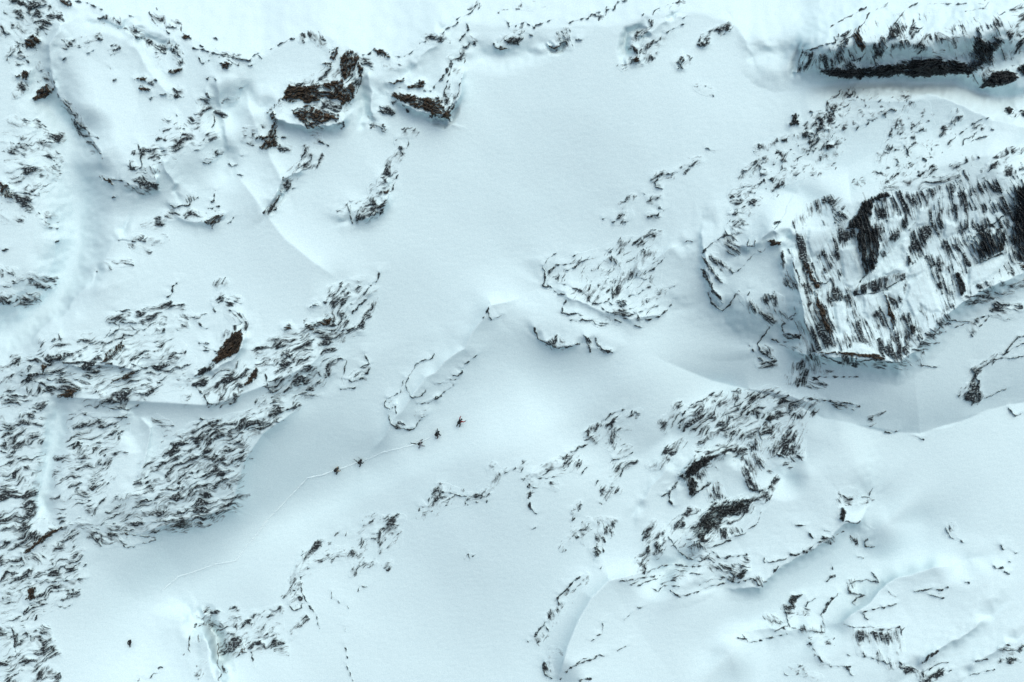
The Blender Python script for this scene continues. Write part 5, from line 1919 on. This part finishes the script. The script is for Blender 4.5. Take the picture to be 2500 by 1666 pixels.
# ------------------------------------------------------------------ the snow slope (one sheet under everything) and the outcrops on it
c2 = (slice(None, None, 2), slice(None, None, 2))
# the sheet runs on past the picture, ever coarser
gxx, gyy, hh = PX[c2].copy(), PY[c2].copy(), HSNOW[c2].copy()
for ext in (60, 200, 600, 1500, 3500):
    def pad_edge(a, fn):
        return np.concatenate([fn(a[:, :1], -1), a, fn(a[:, -1:], 1)], 1)
    gxx2 = pad_edge(gxx, lambda e, s: e + s * ext); gyy2 = pad_edge(gyy, lambda e, s: e); hh2 = pad_edge(hh, lambda e, s: e * 1.0)
    gxx = np.concatenate([gxx2[:1], gxx2, gxx2[-1:]], 0)
    gyy = np.concatenate([gyy2[:1] - ext, gyy2, gyy2[-1:] + ext], 0)
    hh = np.concatenate([hh2[:1] - ext * KPX * 0.4, hh2, hh2[-1:]], 0)
slope = sheet('snow_slope', place(gxx, gyy, hh).reshape(-1, 3), grid_quads(*gxx.shape).reshape(-1, 4), SNOW, {})
slope['kind'] = 'structure'

QALL = grid_quads(NY, NX)
own_q = np.maximum(np.maximum(OWN[1:, :-1], OWN[1:, 1:]), np.maximum(OWN[:-1, 1:], OWN[:-1, :-1]))
VALL = place(PX, PY, HROCK).reshape(-1, 3)
NAMES = {'rock_outcrop': 'rock outcrops breaking through the snow', 'rock_band': 'bands of layered rock', 'rock_ledge': 'small rock ledges',
         'rock_rib': 'rock ribs', 'rock_spur': 'rock spurs', 'crag': 'crags', 'cliff': 'cliffs', 'stone': 'lone stones', 'boulder': 'boulders',
         'ridge_stones': 'stones along the ridge'}
LAB = pieces(own_q).ravel()
FOWN = own_q.ravel()
QF = QALL.reshape(-1, 4)
order = np.argsort(LAB, kind='stable')
order = order[LAB[order] >= 0]
parts = np.split(order, np.nonzero(np.diff(LAB[order]))[0] + 1)
groups = {}
for g in parts:
    if len(g) >= 120:
        groups.setdefault(int(FOWN[g[0]]), []).append(g)
for idx, it in enumerate(ITEMS):
    used = set()
    for k, g in enumerate(sorted(groups.get(idx, []), key=len, reverse=True)):
        name, cat, lab = it['name'], it['cat'], it['label']
        if k > 0:
            cx, cy = gx[g % own_q.shape[1]].mean(), gy[g // own_q.shape[1]].mean()
            dd = np.hypot(EXP[:, 0] - cx, EXP[:, 1] - cy)
            n = int(dd.argmin())
            if dd[n] < 30 and n not in used:
                used.add(n)
                _, name, cat, lab = EXL[n]
            else:
                print('UNLABELLED PIECE', idx, len(g), int(cx), int(cy))
        vid, inv = np.unique(QF[g], return_inverse=True)
        v = VALL[vid]
        org = v.mean(0)
        ob = sheet(name, v - org, inv.reshape(-1, 4), ROCKM, {'rock': ROCK.ravel()[vid], 'brown': BRN.ravel()[vid]})
        ob.location = org
        ob['label'] = lab; ob['category'] = cat; ob['group'] = NAMES[name]

# ------------------------------------------------------------------ climbers
M_BLACK = plain('black_cloth', (0.008, 0.010, 0.012))
M_DARK = plain('charcoal_cloth', (0.016, 0.020, 0.022))
M_RED = plain('red_cloth', (0.24, 0.018, 0.022))
M_MAROON = plain('red_brown_cloth', (0.06, 0.018, 0.014))
M_GREY = plain('pale_grey_cloth', (0.30, 0.33, 0.36))
M_TAN = plain('cream_cloth', (0.30, 0.25, 0.17))
M_SKIN = plain('skin', (0.35, 0.20, 0.14), 0.6, 0.1)
M_GEAR = plain('dark_gear', (0.010, 0.016, 0.018), 0.45)
M_STRAP = plain('strap', (0.04, 0.045, 0.05))

def ground_at(px, py):
    fx, fy = (px - GX0) / STEP, (py - GY0) / STEP
    i, j = int(fx), int(fy)
    return float(np.median(HSNOW[j - 2:j + 3, i - 2:i + 3]))

def world_at(px, py):
    h = ground_at(px, py)
    return Vector(place(np.array([px]), np.array([py]), np.array([h]))[0])

def face_vec(ix, iy):
    """direction along the face given in picture terms (right, up)"""
    v = EX * ix + EY * iy
    return Vector(v).normalized()

def skin_mesh(name, pts, edges, rad, mat_of, mats, sub=2):
    """one continuous surface grown over a skeleton; mat_of gives a material index per bone"""
    me = bpy.data.meshes.new(name)
    me.from_pydata([Vector(p) for p in pts], edges, [])
    ob = bpy.data.objects.new(name, me)
    COL.objects.link(ob)
    sk = ob.modifiers.new('skin', 'SKIN')
    sk.use_smooth_shade = True
    for i, r in enumerate(rad):
        me.skin_vertices[0].data[i].radius = (r, r) if not isinstance(r, tuple) else r
        me.skin_vertices[0].data[i].use_root = (i == 0)
    sb = ob.modifiers.new('sub', 'SUBSURF'); sb.levels = sb.render_levels = sub
    dg = bpy.context.evaluated_depsgraph_get()
    ev = bpy.data.meshes.new_from_object(ob.evaluated_get(dg))
    ob.modifiers.clear()
    ob.data = ev
    bpy.data.meshes.remove(me)
    ev.name = name
    ev.materials.clear()
    for m in mats:
        ev.materials.append(m)
    A = np.array([pts[a] for a, b in edges], float); B = np.array([pts[b] for a, b in edges], float)
    for p in ev.polygons:
        p.use_smooth = True
        c = np.array(p.center)
        ab = B - A
        t = np.clip(((c - A) * ab).sum(1) / ((ab * ab).sum(1) + 1e-9), 0, 1)
        d = np.linalg.norm(c - (A + ab * t[:, None]), axis=1)
        p.material_index = mat_of[int(d.argmin())]
    return ob

def solid(name, bm, mat, parent=None, bevel=0.0):
    if bevel:
        bmesh.ops.bevel(bm, geom=bm.edges[:], offset=bevel, segments=2, affect='EDGES', profile=0.6)
    me = bpy.data.meshes.new(name)
    bm.to_mesh(me); bm.free()
    me.materials.append(mat)
    for p in me.polygons:
        p.use_smooth = True
    ob = bpy.data.objects.new(name, me)
    COL.objects.link(ob)
    if parent:
        ob.parent = parent
    return ob

def tube(bm, a, b, r0, r1, n=8):
    a, b = Vector(a), Vector(b)
    z = (b - a).normalized()
    x = z.orthogonal().normalized(); y = z.cross(x)
    r = [[bm.verts.new(p + (x * math.cos(t) + y * math.sin(t)) * q) for t in [2 * math.pi * k / n for k in range(n)]] for p, q in ((a, r0), (b, r1))]
    for k in range(n):
        bm.faces.new((r[0][k], r[0][(k + 1) % n], r[1][(k + 1) % n], r[1][k]))
    bm.faces.new(r[0][::-1]); bm.faces.new(r[1])

PEOPLE_GROUP = 'people crossing the snow face'

def climber(px, py, head, label, pose, cloth, lean=0.0):
    """px, py: boots in photograph pixels; head: walking direction in picture terms; pose: joints as (forward, left, up) in metres"""
    F = face_vec(*head)
    U = Vector((0, 0, 1))
    Lf = U.cross(F).normalized()
    F2 = Lf.cross(U).normalized()                       # level forward
    rise = F.z / max(1e-6, F.dot(F2))                    # how fast the snow climbs in that direction
    side = face_vec(-head[1], head[0])
    root = bpy.data.objects.new('person', None)
    COL.objects.link(root)
    root.location = world_at(px, py)
    root['label'] = label; root['category'] = 'person'; root['group'] = PEOPLE_GROUP
    def W(p):
        return F2 * p[0] + Lf * p[1] + U * p[2]
    def foot(p):                                         # a boot set on the snow at (forward, left)
        v = F2 * p[0] + Lf * p[1]
        return v - U * (v.dot(EN_V) / U.dot(EN_V)) + U * 0.05
    J = {k: W(v) for k, v in pose.items() if not k.startswith('foot')}
    for k in ('foot_l', 'foot_r'):
        J[k] = foot(pose[k])
    pts, rad, edges, mat = [], [], [], []
    idx = {}
    def add(k, p, r):
        idx[k] = len(pts); pts.append(tuple(p)); rad.append(r)
    def bone(a, b, m):
        edges.append((idx[a], idx[b])); mat.append(m)
    add('hip', J['hip'], (.19, .16))
    add('waist', J['hip'].lerp(J['chest'], .45), (.19, .16))
    add('chest', J['chest'], (.22, .18))
    add('neck', J['chest'].lerp(J['head'], .55), .065)
    add('head', J['head'], (.098, .11))
    add('crown', J['head'] + (J['head'] - J['chest']).normalized() * .11, .07)
    fw = (J['head'] - J['chest']).cross(Lf).normalized()
    fw = -fw if fw.dot(F2) < 0 else fw
    add('nose', J['head'] + fw * .10 - (J['head'] - J['chest']).normalized() * .02, .022)
    bone('hip', 'waist', 0); bone('waist', 'chest', 0); bone('chest', 'neck', 0); bone('neck', 'head', 5); bone('head', 'crown', 5); bone('head', 'nose', 4)
    for s, sg in (('l', 1), ('r', -1)):
        sh = J['chest'] + Lf * (.19 * sg) + (J['head'] - J['chest']).normalized() * .03
        hp = J['hip'] + Lf * (.10 * sg) - U * .04
        add('sh' + s, sh, .105); add('el' + s, J['elbow_' + s], .085); add('wr' + s, J['hand_' + s], .062)
        add('pm' + s, J['hand_' + s] + (J['hand_' + s] - J['elbow_' + s]).normalized() * .07, (.045, .03))
        bone('chest', 'sh' + s, 0); bone('sh' + s, 'el' + s, 0); bone('el' + s, 'wr' + s, 1); bone('wr' + s, 'pm' + s, 2)
        dv = (J['hand_' + s] - J['elbow_' + s]).normalized()
        ac = dv.cross(U).normalized()
        base = Vector(pts[idx['pm' + s]])
        for q, (o, ln) in enumerate(((-.030, .065), (-.010, .082), (.011, .078), (.031, .06))):
            m = base + dv * ln * .55 + ac * o * 1.15
            add('f%d%s' % (q, s), m, .0105); add('g%d%s' % (q, s), m + dv * ln * .45 - U * .02, .009)
            bone('pm' + s, 'f%d%s' % (q, s), 2); bone('f%d%s' % (q, s), 'g%d%s' % (q, s), 2)
        th = Vector(pts[idx['wr' + s]]) + dv * .03 + ac * (.045 * sg)
        add('t' + s, th, .013); add('u' + s, th + dv * .045 + ac * (.012 * sg), .0105)
        bone('wr' + s, 't' + s, 2); bone('t' + s, 'u' + s, 2)
        ft = J['foot_' + s]
        ank = ft + U * .07
        kn = hp.lerp(ank, .5) + F2 * .16 + Lf * (.03 * sg)
        add('hp' + s, hp, .125); add('kn' + s, kn, .10); add('an' + s, ank, .07); add('to' + s, ft + F2 * .17 + U * .01 + U * .17 * max(0, rise) * .6, (.05, .04))
        bone('hip', 'hp' + s, 3); bone('hp' + s, 'kn' + s, 3); bone('kn' + s, 'an' + s, 3); bone('an' + s, 'to' + s, 2)
    body = skin_mesh('body', pts, edges, rad, mat, [cloth['jacket'], cloth['sleeve'], M_BLACK, cloth['legs'], M_SKIN, cloth['hat']])
    body.parent = root
    # helmet over the hair
    bm = bmesh.new()
    bmesh.ops.create_uvsphere(bm, u_segments=20, v_segments=12, radius=.132)
    ax = (J['head'] - J['chest']).normalized()
    bmesh.ops.bisect_plane(bm, geom=bm.verts[:] + bm.edges[:] + bm.faces[:], plane_co=(0, 0, -.02), plane_no=(0, 0, -1), clear_outer=True)
    for v in bm.verts:
        v.co.x *= 1.12
    q = ax.to_track_quat('Z', 'Y').to_matrix().to_4x4()
    bm.transform(Matrix.Translation(J['head'] + ax * .045) @ q)
    solid('helmet', bm, cloth['hat'], root)
    return root, J, dict(F=F2, L=Lf, U=U, ax=ax, side=side)

EN_V = Vector(EN)

def backpack(root, J, fr, label, mat, size=(.36, .26, .55)):
    sp = (J['chest'] - J['hip']).normalized()
    bk = sp.cross(fr['L']).normalized()
    if bk.dot(fr['F']) > 0:
        bk = -bk
    c = J['hip'].lerp(J['chest'], .72) + bk * (.13 + size[1] / 2)
    ob = bpy.data.objects.new('backpack', None)
    COL.objects.link(ob)
    ob.location = root.location + c
    ob['label'] = label; ob['category'] = 'backpack'; ob['group'] = 'backpacks worn by the climbers'
    R = Matrix((fr['L'], -bk, sp)).transposed().to_4x4()
    bm = bmesh.new(); bmesh.ops.create_cube(bm, size=1)
    for v in bm.verts:
        t = .82 if v.co.z > 0 else 1.0
        v.co = Vector((v.co.x * size[0] * t, v.co.y * size[1] * t, v.co.z * size[2]))
    bmesh.ops.bevel(bm, geom=bm.edges[:], offset=.05, segments=3, affect='EDGES', profile=.6)
    bm.transform(R)
    solid('pack_bag', bm, mat, ob)
    bm = bmesh.new(); bmesh.ops.create_cube(bm, size=1)
    for v in bm.verts:
        v.co = Vector((v.co.x * size[0] * .84, v.co.y * size[1] * .9 - .01, v.co.z * .11 + size[2] * .52))
    bmesh.ops.bevel(bm, geom=bm.edges[:], offset=.035, segments=3, affect='EDGES', profile=.6)
    bm.transform(R)
    solid('lid', bm, M_GEAR, ob)
    for s in (-1, 1):
        bm = bmesh.new()
        prev = None
        P = [Vector((s * .10, size[1] * .5, .22)), Vector((s * .12, size[1] * .5 + .10, .27)), Vector((s * .13, size[1] * .5 + .26, .16)), Vector((s * .14, size[1] * .5 + .2, -.1)), Vector((s * .12, size[1] * .48, -.2))]
        for a, b in zip(P[:-1], P[1:]):
            tube(bm, a, b, .022, .022, 6)
        bm.transform(R)
        solid('strap', bm, M_STRAP, ob)
    return ob, c, bk, sp

def ski_pair(origin, centre, direction, across, label, length=1.70, width=.10):
    """two skis strapped together, tips up-curved"""
    ob = bpy.data.objects.new('ski_pair', None)
    COL.objects.link(ob)
    ob.location = origin + centre
    ob['label'] = label; ob['category'] = 'skis'; ob['group'] = 'skis carried on backpacks'
    d = direction.normalized()
    ac = (across - d * across.dot(d)).normalized()
    no = d.cross(ac)
    for s in (-1, 1):
        bm = bmesh.new()
        rows = []
        for k in range(15):
            t = k / 14
            w = width * (.5 + .05 * math.cos(2 * math.pi * t)) * (1 if t < .9 else max(.25, (1 - t) / .1 * .9 + .1))
            z = .10 * max(0, (t - .86) / .14) ** 2
            p = d * ((t - .5) * length) + no * (s * .025 + s * z)
            rows.append([bm.verts.new(p + ac * w + no * .009), bm.verts.new(p - ac * w + no * .009), bm.verts.new(p - ac * w - no * .009), bm.verts.new(p + ac * w - no * .009)])
        for a, b in zip(rows[:-1], rows[1:]):
            for k in range(4):
                bm.faces.new((a[k], a[(k + 1) % 4], b[(k + 1) % 4], b[k]))
        bm.faces.new(rows[0][::-1]); bm.faces.new(rows[-1])
        sk = solid('ski', bm, M_GEAR, ob)
        bm = bmesh.new(); bmesh.ops.create_cube(bm, size=1)
        for v in bm.verts:
            v.co = d * (v.co.x * .26) + ac * (v.co.y * .075) + no * (v.co.z * .04 + s * .055)
        solid('binding', bm, M_STRAP, sk)
    return ob

def pole(a, b, label):
    ob = bpy.data.objects.new('ski_pole', None)
    COL.objects.link(ob)
    ob.location = a
    ob['label'] = label; ob['category'] = 'ski pole'; ob['group'] = 'ski poles'
    v = b - a
    bm = bmesh.new(); tube(bm, (0, 0, 0), v, .018, .014); solid('shaft', bm, M_GEAR, ob)
    bm = bmesh.new(); tube(bm, -v.normalized() * .02, v.normalized() * .12, .021, .019); solid('grip', bm, M_BLACK, ob)
    bm = bmesh.new(); tube(bm, v * .93, v * .94, .05, .05, 12); solid('basket', bm, M_BLACK, ob)
    return ob

def pose(hip, chest, head, el, hl, er, hr, fl, fr_):
    return dict(hip=hip, chest=chest, head=head, elbow_l=el, hand_l=hl, elbow_r=er, hand_r=hr, foot_l=fl, foot_r=fr_)

# 1: red sleeves, both arms thrown forward up the slope
p1 = pose((.10, 0, .78), (.36, 0, 1.10), (.56, 0, 1.27), (.62, .40, 1.12), (.86, .46, 1.22), (.58, -.44, 1.06), (.84, -.58, 1.16), (.22, .14), (-.18, -.14))
r, J, f = climber(1121, 1040, (.62, .78), 'person in red sleeves with both arms thrown forward, highest of the climbers', p1,
                  dict(jacket=M_RED, sleeve=M_RED, legs=M_BLACK, hat=M_BLACK))
b, c, bk, sp = backpack(r, J, f, 'black backpack on the climber with red sleeves', M_BLACK, (.42, .30, .60))
ski_pair(r.location, c + bk * .16 - sp * .12, sp * .9 + f['U'] * .3, f['L'], 'skis sticking down from the backpack of the climber with red sleeves', 1.55, .16)

# 2: black jacket, red-brown trousers
p2 = pose((.06, 0, .80), (.30, 0, 1.14), (.46, .02, 1.32), (.50, .42, 1.12), (.72, .62, 1.05), (.34, -.36, .86), (.52, -.34, .66), (.26, .15), (-.16, -.12))
r, J, f = climber(1067, 1069, (.66, .75), 'person in a black jacket and red-brown trousers, second from the top of the line', p2,
                  dict(jacket=M_BLACK, sleeve=M_BLACK, legs=M_MAROON, hat=M_BLACK))
b, c, bk, sp = backpack(r, J, f, 'bulky black backpack on the climber in red-brown trousers', M_BLACK, (.46, .32, .60))
ski_pair(r.location, c + bk * .19, Vector(EX * .05 + EY * 1.0), Vector(EN), 'skis strapped upright behind the climber in red-brown trousers', 1.35, .15)

# 3: pale grey jacket, dark arms
p3 = pose((.04, 0, .80), (.28, 0, 1.14), (.46, 0, 1.30), (.36, .44, 1.10), (.66, .56, 1.02), (.34, -.34, .92), (.66, -.44, .84), (.24, .14), (-.2, -.14))
r, J, f = climber(1024, 1092, (.93, .36), 'person in a pale grey jacket with dark sleeves, at the upper end of the footprints', p3,
                  dict(jacket=M_GREY, sleeve=M_BLACK, legs=M_GREY, hat=M_DARK))
b, c, bk, sp = backpack(r, J, f, 'small charcoal backpack on the climber in pale grey', M_DARK, (.32, .22, .46))
ski_pair(r.location, c + bk * .10 - Vector(EX) * .52, Vector(EX * -1 + EY * .12), Vector(EY * .6 + EN), 'skis sticking out behind the climber in pale grey', 1.40, .14)

# 4: dark climber, long gear to the upper left
p4 = pose((.02, 0, .80), (.24, 0, 1.16), (.40, 0, 1.34), (.34, .32, 1.10), (.52, .30, 1.12), (.32, -.32, .96), (.52, -.26, .88), (.22, .14), (-.2, -.14))
r, J, f = climber(879, 1137, (.80, .60), 'dark-clad person with long gear angled up left, midway along the footprints', p4,
                  dict(jacket=M_DARK, sleeve=M_BLACK, legs=M_BLACK, hat=M_BLACK))
b, c, bk, sp = backpack(r, J, f, 'charcoal backpack on the dark climber in the middle of the trail', M_DARK, (.34, .24, .50))
ski_pair(r.location, c + bk * .12 + Vector(EX * -.26 + EY * .22), Vector(EX * -.78 + EY * .62), Vector(EN), 'skis pointing up left from the climber in the middle of the trail', 1.25, .11)
pole(r.location + J['hand_l'], r.location + J['hand_l'] + Vector(EX * -.50 + EY * .38 + EN * .10), 'thin ski pole pointing up left in the hand of the climber in mid-trail')

# 5: cream sleeve, dark backpack
p5 = pose((.04, 0, .78), (.28, 0, 1.08), (.44, .02, 1.24), (.40, .34, 1.10), (.58, .36, 1.02), (.36, -.32, .90), (.58, -.28, .80), (.22, .13), (-.2, -.13))
r, J, f = climber(822, 1156, (.80, .60), 'person in a cream jacket under a dark backpack, last on the footprint trail', p5,
                  dict(jacket=M_TAN, sleeve=M_TAN, legs=M_BLACK, hat=M_DARK))
b, c, bk, sp = backpack(r, J, f, 'large black backpack on the climber in the cream jacket', M_BLACK, (.44, .32, .58))
pole(r.location + J['hand_r'] * .6, r.location + J['hand_r'] * .6 + Vector(EX * -.62 - EY * .30 - EN * .25), 'ski pole trailing down left of the climber in the cream jacket')

# 6: the lone one, crouched
p6 = pose((.02, 0, .62), (-.20, .06, 1.00), (-.30, .10, 1.22), (.04, .30, .98), (.16, .26, .86), (.08, -.24, .86), (.22, -.16, .80), (.34, .12), (.16, -.16))
r, J, f = climber(320, 1573, (-.45, -.88), 'lone person all in black, crouched on open snow near the bottom left', p6,
                  dict(jacket=M_BLACK, sleeve=M_BLACK, legs=M_BLACK, hat=M_BLACK))
pole(r.location + J['hand_l'], r.location + J['hand_l'] + Vector(EX * -.12 + EY * .62 + EN * .12), 'ski pole pointing up beside the lone crouched person')

# ------------------------------------------------------------------ boot track: kicked steps with raised crumbly rims
TRACK = [(1110, 940), (1170, 890), (1230, 840), (1300, 820), (1390, 790), (1480, 755), (1560, 745), (1630, 730), (1690, 640), (1760, 560), (1850, 440),
         (1950, 340), (2040, 240), (2120, 160), (2220, 140), (2300, 110)]
TR = [(x * .35462, 1110 + y * .35462) for x, y in TRACK] + [(840, 1142), (862, 1133), (905, 1118), (940, 1103), (975, 1095), (1005, 1088), (1030, 1078), (1052, 1068)]
bm = bmesh.new()
rng = np.random.RandomState(3)
acc, k, tot = 0.0, 0, sum(math.dist(a, b) for a, b in zip(TR[:-1], TR[1:]))
run = 0.0
for a, b in zip(TR[:-1], TR[1:]):
    L = math.dist(a, b)
    dx, dy = (b[0] - a[0]) / L, (b[1] - a[1]) / L
    while acc < L:
        px = a[0] + dx * acc - dy * (3.0 if k % 2 else -3.0) + rng.randn() * .9
        py = a[1] + dy * acc + dx * (3.0 if k % 2 else -3.0) + rng.randn() * .9
        strength = .85
        c0 = world_at(px, py)
        ang = rng.rand() * 6.28
        for m in range(3):                                # crumbs of thrown-up snow round the step
            t = ang + m * 2.1 + rng.rand() * .5
            rr = .10 + .05 * rng.rand()
            o = c0 + Vector(EX * math.cos(t) + EY * math.sin(t)) * rr + Vector(EN) * .02
            s = (.035 + .03 * rng.rand()) * strength
            ct, st_ = math.cos(t), math.sin(t)
            A1, A2 = EX * ct + EY * st_, EY * ct - EX * st_
            mt = Matrix.Translation(o) @ Matrix((A1 * s * 1.4, A2 * s, EN * s * .35)).transposed().to_4x4()
            bmesh.ops.create_icosphere(bm, subdivisions=1, radius=1, matrix=mt)
        acc += 4.6 + rng.rand() * 1.4
        k += 1
    acc -= L
    run += L
# the trodden strip itself, a low pale bank of fresh snow
prev = None
for a, b in zip(TR[:-1], TR[1:]):
    L = math.dist(a, b); n = max(2, int(L / 3))
    tx, ty = (b[0] - a[0]) / L, (b[1] - a[1]) / L
    for i in range(n):
        x = a[0] + (b[0] - a[0]) * i / n + rng.randn() * .3; y = a[1] + (b[1] - a[1]) * i / n + rng.randn() * .3
        w = (.07 + .05 * rng.rand())
        c0 = world_at(x, y) + Vector(EN) * (.019 + .008 * rng.rand()); dn = Vector(EX * (-ty) + EY * (-tx)).normalized()
        row = [bm.verts.new(c0 + dn * w * 1.5 - Vector(EN) * .12), bm.verts.new(c0 + dn * w), bm.verts.new(c0 - dn * w), bm.verts.new(c0 - dn * w * 1.5 - Vector(EN) * .12)]
        if prev:
            for q in range(3):
                bm.faces.new((prev[q], prev[q + 1], row[q + 1], row[q]))
        prev = row
bmesh.ops.recalc_face_normals(bm, faces=bm.faces[:])
FRESH = plain('fresh_snow', (0.74, 0.95, 0.99), 0.8, 0.03)
tk = solid('boot_track', bm, FRESH)
tk['kind'] = 'stuff'; tk['label'] = 'line of kicked boot steps crossing the snow behind the climbers'; tk['category'] = 'boot track'
